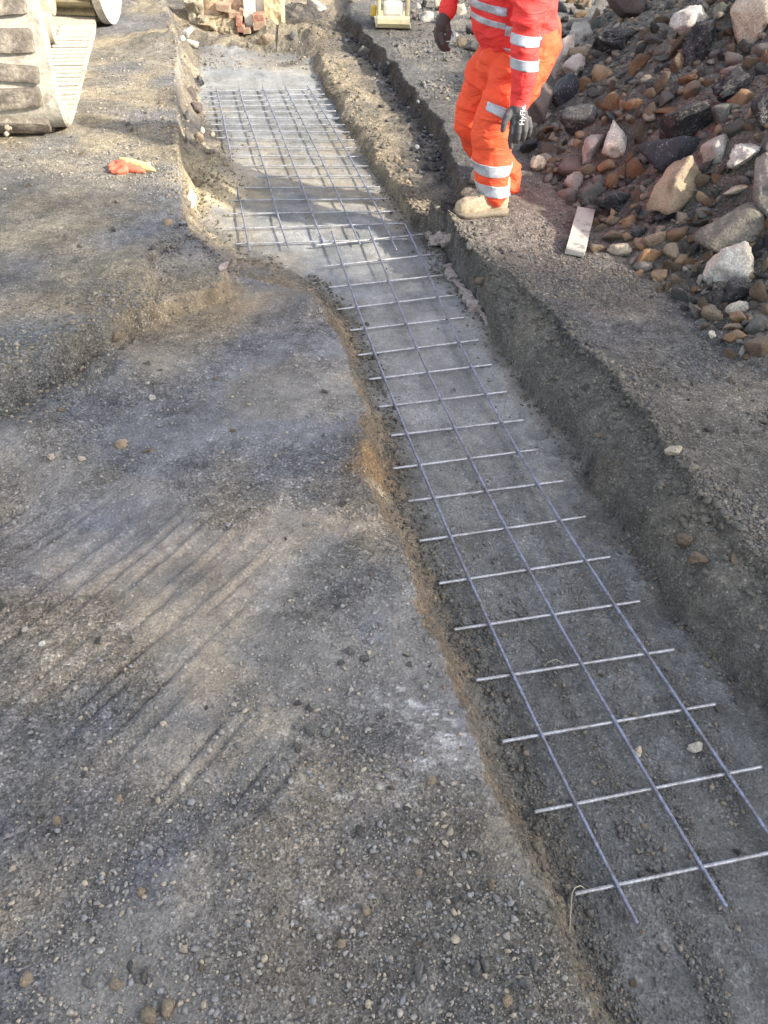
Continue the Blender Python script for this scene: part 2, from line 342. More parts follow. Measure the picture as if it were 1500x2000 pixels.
    rough = np.where(pr < .02, .16 + .55 * sstep(.02, .14, zfl + .3 * fbm(x, y, 1.2, 2, 85)) * sstep(3.4, 1.2, y), np.where(right, .75, .5))
    rough = rough + .5 * np.exp(-((dF - .03) / .05) ** 2) * (y < 6)
    rough = np.where(sUL > .02, .55, rough); rough = np.where(sR > 0, 1.3, rough); rough = np.where(inC & ~inF, .8, rough)
    near = (np.abs(x) < 4.5) & (y < 10) & (y > .3)
    z = z + rough * near * (.014 * fbm(x, y, 8, 4, 91, .6))
    w1, i1 = worley(x / .034, y / .034, 92); w2, i2 = worley(x / .018, y / .018, 93)
    msk = np.clip(.55 + 1.6 * fbm(x, y, 2.4, 3, 94), 0, 1.6)
    z = z + rough * near * msk * (.010 * i1 * np.clip(.6 - w1, 0, .4) + .009 * np.clip(.6 - w2, 0, .5) * i2)
    z = z + rough * near * .006 * fbm(x, y, 40, 2, 95)
    return z, dict(pr=pr, inF=inF, inC=inC, dF=dF, dC=dC, sUL=sUL, sS=sS, sE=sE, sR=sR, right=right, wx=wx, wy=wy, zfl=zfl, slab=slab, rut=rut * mrut, msk=msk, w1=w1, i1=i1)
Z, T = terrain(X, Y)
def height(x, y):
    i = np.clip(np.searchsorted(AX, x) - 1, 0, len(AX) - 2); j = np.clip(np.searchsorted(AY, y) - 1, 0, len(AY) - 2)
    fx = (x - AX[i]) / (AX[i + 1] - AX[i]); fy = (y - AY[j]) / (AY[j + 1] - AY[j])
    return (Z[j, i] * (1 - fx) + Z[j, i + 1] * fx) * (1 - fy) + (Z[j + 1, i] * (1 - fx) + Z[j + 1, i + 1] * fx) * fy
def hit(px, py):
    """where the line of sight through a photo point meets the ground"""
    d = ray(px, py); ts = np.linspace(.9, 14, 3000); p = np.array([0, 0, CH]) + ts[:, None] * d
    below = p[:, 2] < height(p[:, 0], p[:, 1]); k = int(np.argmax(below)) if below.any() else len(ts) - 1
    q = p[k].copy(); q[2] = height(q[0], q[1]); return q

# ---- ground colours (soils, with some sun patches and shade painted in)
def paint():
    x, y = X, Y; pr = T['pr']
    def C(*c): return np.array(c)
    grey, tan, blue = C(.205, .195, .182), C(.265, .222, .168), C(.165, .172, .192)
    n0 = fbm(x, y, 1.3, 4, 101); n1 = fbm(x, y, 3.1, 4, 102); n2 = fbm(x, y, 7, 3, 103)
    def mix(a, b, t): t = np.clip(t, 0, 1)[..., None]; return a * (1 - t) + b * t
    c = mix(np.broadcast_to(grey, x.shape + (3,)), tan, sstep(-.05, .35, n0 + .4 * n2) * .8)
    c = mix(c, blue, sstep(.0, .35, n1 - .2 * n0) * .8)
    c = mix(c, C(.12, .12, .122), sstep(-.3, -1., T['rut']) * .45)
    # upper pad: thin grey-brown dust over asphalt
    ul = T['sUL'] > 0; cu = mix(np.broadcast_to(C(.20, .185, .16), x.shape + (3,)), C(.29, .25, .185), sstep(-.2, .3, n1)); cu = mix(cu, C(.16, .16, .165), sstep(.05, .4, n0))
    c = np.where(ul[..., None], cu, c)
    # right bank
    rg = T['right'] & (T['sS'] < 0); cR = mix(np.broadcast_to(C(.15, .142, .128), x.shape + (3,)), C(.20, .182, .155), sstep(-.1, .35, n1)); cR = mix(cR, C(.125, .128, .132), sstep(.05, .35, n0))
    c = np.where(rg[..., None], cR, c)
    # red-brown trodden soil near the rubble toe
    q = np.exp(-(((x - .75) / .55) ** 2 + ((y - 4.2) / .9) ** 2)) * rg; c = mix(c, C(.165, .14, .128), q * .8)
    # shelf
    sh = sstep(0, .03, T['sS']); cs = mix(np.broadcast_to(C(.29, .245, .18), x.shape + (3,)), C(.2, .178, .145), sstep(0, .4, n1))
    edge = seg_dist(x, y, L(cutR, -.1)); cs = mix(cs, C(.075, .075, .085), sstep(.42, .10, edge + .25 * n1) * sstep(9.5, 8, y) * .9); c = mix(c, cs, sh)
    # cut face of the old asphalt
    face = sstep(.05, .0, np.abs(T['sS'] - .005)) * (y < 9.2) * (y > 4.4) * (seg_dist(x, y, L(cutR, .03)) < .12); c = mix(c, C(.10, .085, .075), face)
    atop = sstep(-.30, -.05, T['sS'] + .1 * n1) * (T['sS'] < 0) * T['right'] * (y > 4.7); c = mix(c, C(.12, .115, .115), atop * .8)
    farr = T['right'] & (T['sS'] < -.15) & (y > 6); c = np.where(farr[..., None], mix(np.broadcast_to(C(.2, .182, .16), x.shape + (3,)), C(.14, .135, .13), sstep(0, .4, n1)), c)
    # end of the trench
    c = mix(c, mix(np.broadcast_to(C(.30, .25, .18), x.shape + (3,)), C(.13, .12, .11), sstep(.0, .4, n1 + .4 * n2)), sstep(0, .1, T['sE']))
    # trench sides
    band = (T['inC'] & ~T['inF'])
    cbL = mix(np.broadcast_to(C(.215, .175, .13), x.shape + (3,)), C(.14, .128, .11), sstep(-.1, .3, n2 + .3 * n1)); cbL = np.where((y > 4.0)[..., None], mix(np.broadcast_to(C(.27, .235, .175), x.shape + (3,)), C(.16, .14, .115), sstep(-.15, .25, n2 + .5 * n1)), cbL)
    cbR = mix(np.broadcast_to(C(.135, .13, .115), x.shape + (3,)), C(.17, .155, .13), sstep(-.1, .4, n1)); cbR = np.where(((y > 4.4))[..., None], C(.24, .205, .15), cbR)
    c = np.where(band[..., None], np.where(T['right'][..., None], cbR, cbL), c)
    # orange-brown seam of sand under the left edge
    seam = band & ~T['right'] & (y < 3.2) & (y > .95); sm = np.clip(.25 + .9 * np.exp(-((y - 2.16) / .22) ** 2) + .9 * np.exp(-((y - 1.45) / .3) ** 2), 0, 1); c = mix(c, C(.29, .20, .12), seam * sstep(-.3, .3, n2 + .5 * fbm(x, y, 16, 2, 104)) * sstep(.25, .6, pr) * .6 * sm)
    # floor
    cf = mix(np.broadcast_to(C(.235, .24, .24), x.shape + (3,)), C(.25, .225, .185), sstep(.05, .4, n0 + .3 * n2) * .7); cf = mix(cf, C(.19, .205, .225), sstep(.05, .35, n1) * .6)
    near = sstep(3.2, 1.2, y); cf = mix(cf, C(.118, .122, .122), near * .88); cf = mix(cf, C(.10, .10, .096), sstep(.05, .2, T['zfl'] + .25 * n1) * near * .7)  # near end darkened, deep trench shade painted into the floor colour
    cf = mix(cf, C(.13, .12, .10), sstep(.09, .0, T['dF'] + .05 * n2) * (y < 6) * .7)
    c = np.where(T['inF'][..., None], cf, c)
    # mound
    m = sstep(0, .08, T['sR']); c = mix(c, mix(np.broadcast_to(C(.17, .156, .138), x.shape + (3,)), C(.12, .113, .104), sstep(-.1, .3, n1 + .4 * n2)), m)
    stf = sstep(-.08, -.015, T['sUL']) * (T['sUL'] < .012) * (y < 4.1); c = mix(c, mix(np.broadcast_to(C(.115, .108, .098), x.shape + (3,)), C(.29, .235, .16), sstep(-1.35, -.95, x + .25 * n2)), stf * .8)  # left part of the step face darkened, painting in the overhang's shade
    sb_ = T['slab'] * ul; c = mix(c, C(.165, .168, .178), sb_ * .7); c = mix(c, C(.05, .048, .048), sstep(.16, .4, sb_) * sstep(.95, .6, sb_) * .8)
    # spots: (px, py, radius, stretch, angle, colour, strength)
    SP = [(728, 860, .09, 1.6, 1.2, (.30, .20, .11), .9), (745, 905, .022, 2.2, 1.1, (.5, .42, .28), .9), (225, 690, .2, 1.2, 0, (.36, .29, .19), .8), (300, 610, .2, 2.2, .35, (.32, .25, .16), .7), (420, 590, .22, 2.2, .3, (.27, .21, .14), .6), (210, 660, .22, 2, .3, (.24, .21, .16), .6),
          (40, 700, .25, 2.4, .3, (.15, .155, .16), .8), (255, 560, .25, 1.3, .5, (.31, .27, .19), .6), (60, 470, .35, 1.6, .2, (.31, .27, .2), .6), (330, 480, .25, 1.4, .6, (.17, .175, .19), .8), (395, 500, .14, 1.2, .5, (.13, .135, .15), .9), (340, 535, .18, 1.3, .4, (.26, .23, .18), .6),  # widest tan spot paints a warm sun patch onto the left pad
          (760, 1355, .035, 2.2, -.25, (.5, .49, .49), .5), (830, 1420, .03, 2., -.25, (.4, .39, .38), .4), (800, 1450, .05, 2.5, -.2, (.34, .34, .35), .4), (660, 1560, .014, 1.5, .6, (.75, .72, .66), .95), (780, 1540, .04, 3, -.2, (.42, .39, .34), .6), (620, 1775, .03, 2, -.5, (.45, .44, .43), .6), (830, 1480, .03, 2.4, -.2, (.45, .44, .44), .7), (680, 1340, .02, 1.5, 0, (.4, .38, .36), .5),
          (800, 1390, .13, 1.3, -.3, (.155, .155, .165), .7), (180, 1240, .18, 2.2, .7, (.31, .27, .215), .55), (390, 1080, .16, 1.8, .8, (.30, .255, .205), .5), (60, 1140, .16, 1.6, .4, (.25, .21, .165), .5), (240, 1530, .12, 2, .8, (.31, .28, .24), .6), (250, 780, .2, 1.8, .2, (.135, .142, .155), .6), (220, 1000, .05, 2, .6, (.11, .115, .14), .6), (130, 1040, .2, 2, .5, (.17, .175, .2), .6), (150, 1560, .05, 2, .7, (.08, .09, .13), .5), (310, 1655, .06, 2.6, .9, (.125, .135, .165), .5), (900, 1600, .12, 2, -1.1, (.20, .175, .14), .6), (1090, 1900, .1, 3, -1.2, (.27, .23, .165), .7),  # pale warm spots at upper left paint faint sun dapple into the ground
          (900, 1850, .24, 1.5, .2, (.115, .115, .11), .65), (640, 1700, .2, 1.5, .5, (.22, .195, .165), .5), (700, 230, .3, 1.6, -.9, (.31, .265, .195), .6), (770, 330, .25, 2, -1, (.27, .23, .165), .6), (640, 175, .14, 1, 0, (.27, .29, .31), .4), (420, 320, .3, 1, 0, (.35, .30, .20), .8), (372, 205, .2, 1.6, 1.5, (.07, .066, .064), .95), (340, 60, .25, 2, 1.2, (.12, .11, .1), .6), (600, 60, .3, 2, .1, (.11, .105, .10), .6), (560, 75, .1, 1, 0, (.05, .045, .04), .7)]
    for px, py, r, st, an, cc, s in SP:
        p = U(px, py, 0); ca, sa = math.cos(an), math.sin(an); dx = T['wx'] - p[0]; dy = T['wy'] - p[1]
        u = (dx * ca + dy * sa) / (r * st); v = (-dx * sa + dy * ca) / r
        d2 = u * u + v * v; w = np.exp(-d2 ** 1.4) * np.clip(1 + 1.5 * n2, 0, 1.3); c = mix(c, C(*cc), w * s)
    sa_ = math.radians(-14); u_ = x * math.cos(sa_) + y * math.sin(sa_); v_ = -x * math.sin(sa_) + y * math.cos(sa_)
    stk = sstep(.12, .3, vnoise(u_ / .03, v_ / .007, 105) + .5 * vnoise(u_ / .09, v_ / .02, 106)); pm = 0
    for px, py, r in [(760, 1350, .04), (835, 1420, .06), (800, 1385, .08), (830, 1480, .05), (770, 1535, .05), (720, 1400, .05), (870, 1440, .05), (640, 1790, .05), (900, 1500, .03)]:
        p = U(px, py, -.05); pm = pm + np.exp(-(((x - p[0]) / r) ** 2 + ((y - p[1]) / (r * .6)) ** 2))
    c = mix(c, C(.52, .51, .51), np.clip(pm, 0, 1) * stk * .7)
    c = c * (1 + .16 * n2[..., None] + .12 * n0[..., None])
    c = c * (.93 + .14 * T['i1'][..., None])
    g = np.where(T['inF'], .35 + .3 * sstep(3.4, 1.6, Y), .48 + .52 * sstep(-.3, .2, fbm(X, Y, 2.4, 3, 94) + .3 * fbm(X, Y, 9, 2, 107))); g = np.where(T['inC'] & ~T['inF'], .75, g); g = np.where(T['right'] & ~T['inC'], .95, g); g = np.where(T['sUL'] > .02, .8, g)
    return np.dstack([np.clip(c, .012, .9), g])
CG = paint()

def build_ground():
    ny, nx = X.shape; idx = np.arange(nx * ny).reshape(ny, nx)
    verts = np.stack([X, Y, Z], -1).reshape(-1, 3).astype(np.float32)
    faces = np.stack([idx[:-1, :-1], idx[:-1, 1:], idx[1:, 1:], idx[1:, :-1]], -1).reshape(-1, 4)
    e1 = np.gradient(Z, axis=1) / np.gradient(X, axis=1); e2 = np.gradient(Z, axis=0) / np.gradient(Y, axis=0)
    nrm = np.stack([-e1, -e2, np.ones_like(Z)], -1); nrm /= np.linalg.norm(nrm, axis=-1, keepdims=True); nrm = nrm.reshape(-1, 3)
    col = CG.reshape(-1, 4)
    def at_face(a): return a[:-1, :-1].ravel()
    zone = np.zeros(len(faces), np.int8)                                   # 0 ground
    zone[at_face(T['sUL'] > 0)] = 1                                        # left pad
    zone[at_face((T['right']) & (T['sS'] < 0) & (Y > 4.6) & (T['sE'] < 0))] = 2
    zone[at_face(T['sS'] > 0)] = 3
    zone[at_face(T['inC'])] = 4; zone[at_face(T['inF'])] = 5
    zone[at_face(T['sR'] > 0)] = 6
    for k, nm in enumerate(['ground', 'road_surface', 'road_surface', 'soil_ledge', 'trench_bank', 'trench_floor', 'soil_mound']):
        f = faces[zone == k]; used = np.unique(f); mp = np.zeros(len(verts), np.int64); mp[used] = np.arange(len(used))
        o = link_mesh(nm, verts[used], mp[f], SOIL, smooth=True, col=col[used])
        o.data.normals_split_custom_set_from_vertices(nrm[used].astype(np.float32))
        tag(o, kind='structure')
build_ground()

# ------------------------------------------------------------------ loose gravel (uncountable grains)
ICO_V = []; 
def ico(sub):
    bm = bmesh.new(); bmesh.ops.create_icosphere(bm, subdivisions=sub, radius=1); bm.verts.ensure_lookup_table()
    v = np.array([q.co[:] for q in bm.verts]); f = np.array([[q.index for q in t.verts] for t in bm.faces]); bm.free(); return v, f
ICO = {k: ico(k) for k in (1, 2, 3, 4)}
def rand_rot(n):
    q = rng.normal(size=(n, 4)); q /= np.linalg.norm(q, axis=1, keepdims=True); w, x, y, z = q.T
    return np.stack([1 - 2 * (y * y + z * z), 2 * (x * y - z * w), 2 * (x * z + y * w), 2 * (x * y + z * w), 1 - 2 * (x * x + z * z), 2 * (y * z - x * w), 2 * (x * z - y * w), 2 * (y * z + x * w), 1 - 2 * (x * x + y * y)], -1).reshape(n, 3, 3)
def rock_shape(sub, seed, planes=11, rough=.07, soft=.0):
    r = np.random.default_rng(seed); v, f = ICO[sub]; v = v @ np.linalg.qr(r.normal(size=(3, 3)))[0]
    i = np.arange(planes) + .5; ph = np.arccos(1 - 2 * i / planes); th = math.pi * (1 + 5 ** .5) * i   # spread faces, jittered
    n = np.stack([np.cos(th) * np.sin(ph), np.sin(th) * np.sin(ph), np.cos(ph)], 1) + r.normal(size=(planes, 3)) * .33; n /= np.linalg.norm(n, axis=1, keepdims=True); d = r.uniform(.55, .95, planes)
    dots = np.clip(v @ n.T, .02, None); rad = np.min(d[None] / dots, axis=1); rad = np.minimum(rad, 1.7)
    rad = rad * (1 - soft) + soft
    v = v * rad[:, None]
    hf = max(0., rough - .05) * 9; dn = vnoise3(v * 2.1 + seed % 97, seed % 91) + .5 * vnoise3(v * 4.7 + 5, seed % 53) + (.3 + hf) * vnoise3(v * 10 + 9, seed % 31)
    v = v * (1 + rough * 2 * dn)[:, None]
    v = v - (v.max(0) + v.min(0)) / 2; return v / np.abs(v).max(0)
def scatter(name, pts, sizes, cols, sink=.25, flat=.7, sub=1):
    nv = 6 if sub == 1 else 10; shapes = [rock_shape(sub, 900 + k, 7, .16 if sub == 1 else .07) for k in range(nv)]; f1 = ICO[sub][1]; allv = []; allf = []; allc = []; base = 0
    n = len(pts); R = rand_rot(n); kind = rng.integers(0, nv, n); asp = rng.uniform(.42, 1.15, (n, 3))
    for k in range(nv):
        m = np.where(kind == k)[0]
        if not len(m): continue
        v = shapes[k][None] * asp[m][:, None]; v = np.einsum('nij,nvj->nvi', R[m], v); v[..., 2] *= flat
        v = v * sizes[m][:, None, None] + pts[m][:, None]; v[..., 2] += (sizes[m] * flat * (1 - 2 * sink) * .8)[:, None]
        nvv = v.shape[1]; allv.append(v.reshape(-1, 3)); allf.append((f1[None] + (np.arange(len(m)) * nvv)[:, None, None]).reshape(-1, 3) + base); base += len(m) * nvv
        allc.append(np.repeat(cols[m], nvv, axis=0))
    return tag(link_mesh(name, np.vstack(allv), np.vstack(allf), GRAVEL, col=np.vstack(allc)), kind='stuff')
GREYS = np.array([(.22, .212, .2), (.17, .168, .162), (.27, .25, .22), (.20, .2, .205), (.3, .26, .2), (.145, .14, .138)])
def pick_cols(n, pal, var=.18):
    return pal[rng.integers(0, len(pal), n)] * (1 + rng.uniform(-var, var, (n, 1)))
def sample_ground(n, poly_px, dens=None):
    """random ground points whose density falls off as they appear smaller"""
    P = np.array(poly_px, float); out = []
    lo, hi = P.min(0), P.max(0); got = 0
    while got < n:
        q = rng.uniform(lo, hi, (n * 2, 2)); q = q[inside(q[:, 0], q[:, 1], P)]
        d = FW[None] + RT[None] * ((q[:, :1] - 750) / F) + UPV[None] * ((1000 - q[:, 1:]) / F); w = d * (-(CH + .02) / d[:, 2:3])
        w = w[:, :2]
        if dens is not None: w = w[rng.uniform(size=len(w)) < dens(w[:, 0], w[:, 1])]
        out.append(w); got += len(w)
    w = np.vstack(out)[:n]; return np.column_stack([w, height(w[:, 0], w[:, 1])])
def pl(n, a, b, k=2.6): # power-law sizes
    u = rng.uniform(size=n); return (a ** (1 - k) + u * (b ** (1 - k) - a ** (1 - k))) ** (1 / (1 - k))
def blob(x, y, px, py, r): p = U(px, py); return np.exp(-((x - p[0]) ** 2 + (y - p[1]) ** 2) / r ** 2)
def densL(x, y):
    b = .04 + .22 * np.clip(.1 + 2 * fbm(x, y, 2.4, 3, 94), 0, 1)
    for q in [(900, 1780, .26), (640, 1450, .22), (350, 1500, .2), (660, 940, .28), (700, 800, .2), (440, 720, .3), (120, 830, .35), (230, 700, .3), (80, 1850, .2), (330, 1900, .2), (800, 1230, .15), (1000, 1930, .2), (560, 1300, .2)]: b = b + .8 * blob(x, y, *q)
    b = b + 1.2 * blob(x, y, 960, 1860, .2)
    return np.clip(b, 0, 1)
LEFT_AREA = [(0, 760), (240, 640), (440, 560), (560, 560), (650, 610), (700, 720), (700, 900), (790, 1100), (880, 1320), (980, 1560), (1080, 1830), (1170, 2020), (0, 2020)]
p = sample_ground(10000, LEFT_AREA, densL); s = pl(len(p), .0018, .010, 2.9); scatter('gravel', p, s, pick_cols(len(p), GREYS * 1.18), sink=.12)
p = sample_ground(3000, [(0, 290), (160, 280), (200, 140), (340, 120), (355, 450), (440, 540), (240, 640), (0, 760)], lambda x, y: np.clip(.25 + fbm(x, y, 2, 3, 97), 0, 1)); s = pl(len(p), .003, .012, 3); scatter('gravel', p, s, pick_cols(len(p), GREYS))
FLOOR_AREA = [(1180, 2010), (1000, 1480), (880, 1200), (770, 900), (700, 680), (640, 560), (450, 480), (400, 420), (450, 330), (400, 180), (610, 150), (760, 390), (880, 540), (1040, 790), (1240, 1070), (1500, 1400), (1500, 2010)]
p = sample_ground(4500, FLOOR_AREA, lambda x, y: np.clip(.05 + .9 * sstep(3.0, 1.3, y) * np.clip(.25 + 2.4 * vnoise((x * .965 + y * .262) / .045, (-x * .262 + y * .965) / .7, 84) + .8 * fbm(x, y, 3, 2, 98), 0, 1), 0, 1))
s = pl(len(p), .002, .010, 2.8); scatter('gravel', p, s, pick_cols(len(p), GREYS * .72))
p = sample_ground(6500, [(890, 440), (1100, 420), (1250, 560), (1500, 740), (1500, 1500), (1300, 1180), (1100, 880), (900, 580)], lambda x, y: np.clip(.25 + 1.3 * fbm(x, y, 2.6, 3, 99), 0, 1) * np.where(inside(x, y, PC), .12, 1)); s = pl(len(p), .0025, .012, 3); scatter('gravel', p, s, pick_cols(len(p), GREYS * .74))
# crumbs lying along the foot of the trench sides
def along(line, n, z, spread):
    q = L(line, z); i = rng.integers(0, len(q) - 1, n); t = rng.uniform(size=(n, 1)); w = q[i] * (1 - t) + q[i + 1] * t + rng.normal(size=(n, 2)) * spread
    return np.column_stack([w, height(w[:, 0], w[:, 1])])
p = np.vstack([along(toeL[:17], 2400, ZF, .035), along(toeR[8:], 1300, ZF, .03), along(toeR[:9], 700, ZF, .05), along(toeL[17:], 700, ZF, .06)]); s = pl(len(p), .003, .014, 2.8); scatter('soil_crumbs', p, s, pick_cols(len(p), np.array([(.12, .11, .095), (.16, .14, .11), (.10, .095, .088)])))
p = along(cutR[2:11], 2600, -.1, .13); p = p[sdist(p[:, 0], p[:, 1], PS) > .01]; s = pl(len(p), .006, .03, 2.8); scatter('asphalt_crumbs', p, s, pick_cols(len(p), np.array([(.06, .06, .07), (.09, .09, .1), (.05, .05, .058), (.2, .2, .21)])))
p = np.vstack([along(stepL[1:9], 900, 0, .07), along(stepL[1:6], 500, 0, .14)]); s = pl(len(p), .003, .013, 2.9); scatter('gravel', p, s, pick_cols(len(p), np.array([(.2, .185, .15), (.26, .22, .16), (.15, .145, .13)])))
p = along([(296, 527), (322, 503), (342, 486), (362, 456), (372, 448), (400, 470), (438, 505)], 300, .03, .035); s = pl(len(p), .003, .018, 2.6); scatter('asphalt_crumbs', p, s, pick_cols(len(p), np.array([(.05, .05, .055), (.09, .085, .085), (.12, .10, .09)])))
def clods(line, n, z, spread, smin, smax, pal, k=2.3, shift=(0, 0)):
    p = along(line, n, z, spread); p[:, 0] += shift[0]; p[:, 1] += shift[1]; p[:, 2] = height(p[:, 0], p[:, 1]); s = pl(len(p), smin, smax, k); scatter('soil_clods', p, s, pick_cols(len(p), np.array(pal)), sink=.4)
DK = [(.125, .118, .103), (.15, .138, .115), (.105, .10, .09)]; TN = [(.2, .168, .13), (.16, .145, .12), (.25, .2, .14)]
clods(crR[8:], 1500, 0, .06, .0035, .017, DK, 2.9); clods(crR[8:], 900, -.08, .05, .005, .022, DK, 2.5, (-.06, -.03)); clods(crL[:22], 1700, -.04, .028, .0022, .0095, [(.17, .148, .118), (.14, .13, .11), (.205, .17, .128)], 2.8, (.012, .004)); clods(crR[:9], 500, -.1, .05, .006, .025, TN); clods(crL[22:], 500, -.02, .05, .006, .03, TN); clods([(395, 300), (428, 300), (448, 330), (420, 360), (395, 380)], 420, -.1, .06, .004, .022, [(.27, .23, .17), (.2, .17, .13)])
PILE_AREA = [(1000, 200), (1050, 335), (1150, 430), (1250, 545), (1340, 605), (1420, 690), (1500, 745), (1500, -250), (1100, -40), (1060, 100)]
def on_mound(n):
    q = np.column_stack([rng.uniform(.7, 5, n), rng.uniform(2.4, 9.6, n)]); q = q[inside(q[:, 0], q[:, 1], PR)]
    return np.column_stack([q, height(q[:, 0], q[:, 1])])
p = on_mound(11000); s = pl(len(p), .008, .042, 2.4)
PILE_PAL = np.array([(.17, .15, .13), (.14, .128, .115), (.2, .165, .13), (.235, .17, .11), (.13, .122, .115), (.19, .175, .155), (.10, .097, .093), (.16, .14, .12)])
scatter('rubble_grit', p, s, pick_cols(len(p), PILE_PAL))
p = on_mound(1500); p = p[p[:, 2] < 1.6]; s = pl(len(p), .022, .055, 2.2); scatter('rubble_stones', p, s, pick_cols(len(p), PILE_PAL * 1.1), sink=.3, flat=.75, sub=2)
p = sample_ground(1600, [(690, 0), (1080, -10), (1020, 200), (930, 300), (880, 260), (800, 140)], lambda x, y: np.clip(.3 + fbm(x, y, 2, 2, 77), 0, 1)); s = pl(len(p), .006, .03, 2.8); scatter('gravel', p, s, pick_cols(len(p), GREYS * .7))
p = sample_ground(1200, [(310, 0), (390, 90), (610, 90), (690, 60), (660, 10)], None); s = pl(len(p), .004, .022, 3); scatter('soil_crumbs', p, s, pick_cols(len(p), np.array([(.2, .17, .13), (.12, .11, .1), (.28, .24, .18)])))

# ------------------------------------------------------------------ rocks one can point at
CAMR = Matrix(((RT[0], UPV[0], -FW[0]), (RT[1], UPV[1], -FW[1]), (RT[2], UPV[2], -FW[2])))
def rock(name, px, py, w, h, mat, label, cat='rock', ang=0., seed=None, planes=10, rough=.06, sub=3, deep=.75, lift=.12, group=None, soft=0.):
    """w, h: size in the photo; ang: lean in the picture plane, degrees; stands on the ground where the photo has its foot"""
    if seed is None: seed = int(px * 31 + py * 17)
    v = rock_shape(sub, seed, planes, rough, soft); g = hit(px, py + h * .30); k = depth_of(g) / F
    sx, sy, sz = w * k / 2, h * k / 2 * 1.05, max(w, h) * k / 2 * deep
    sz = min(sz, 1.3 * max(sx, sy))
    M = CAMR @ Matrix.Rotation(math.radians(-ang), 3, 'Z') @ Matrix.Rotation(rng.uniform(-.25, .25), 3, 'X')
    pts = (v * [sx, sy, sz]) @ np.array(M).T
    c = np.array([0, 0, CH]) + ray(px, py) * (depth_of(g) - .1 * sz)   # centre on the sight line, a little in front of its foot
    zmin = c[2] + pts[:, 2].min(); gz = height(c[0], c[1]); 
    if zmin > gz - .15 * sy: c[2] -= 0
    o = link_mesh(name, pts, ICO[sub][1], ROCK[mat], smooth=False); o.location = c
    return tag(o, label, cat, group)
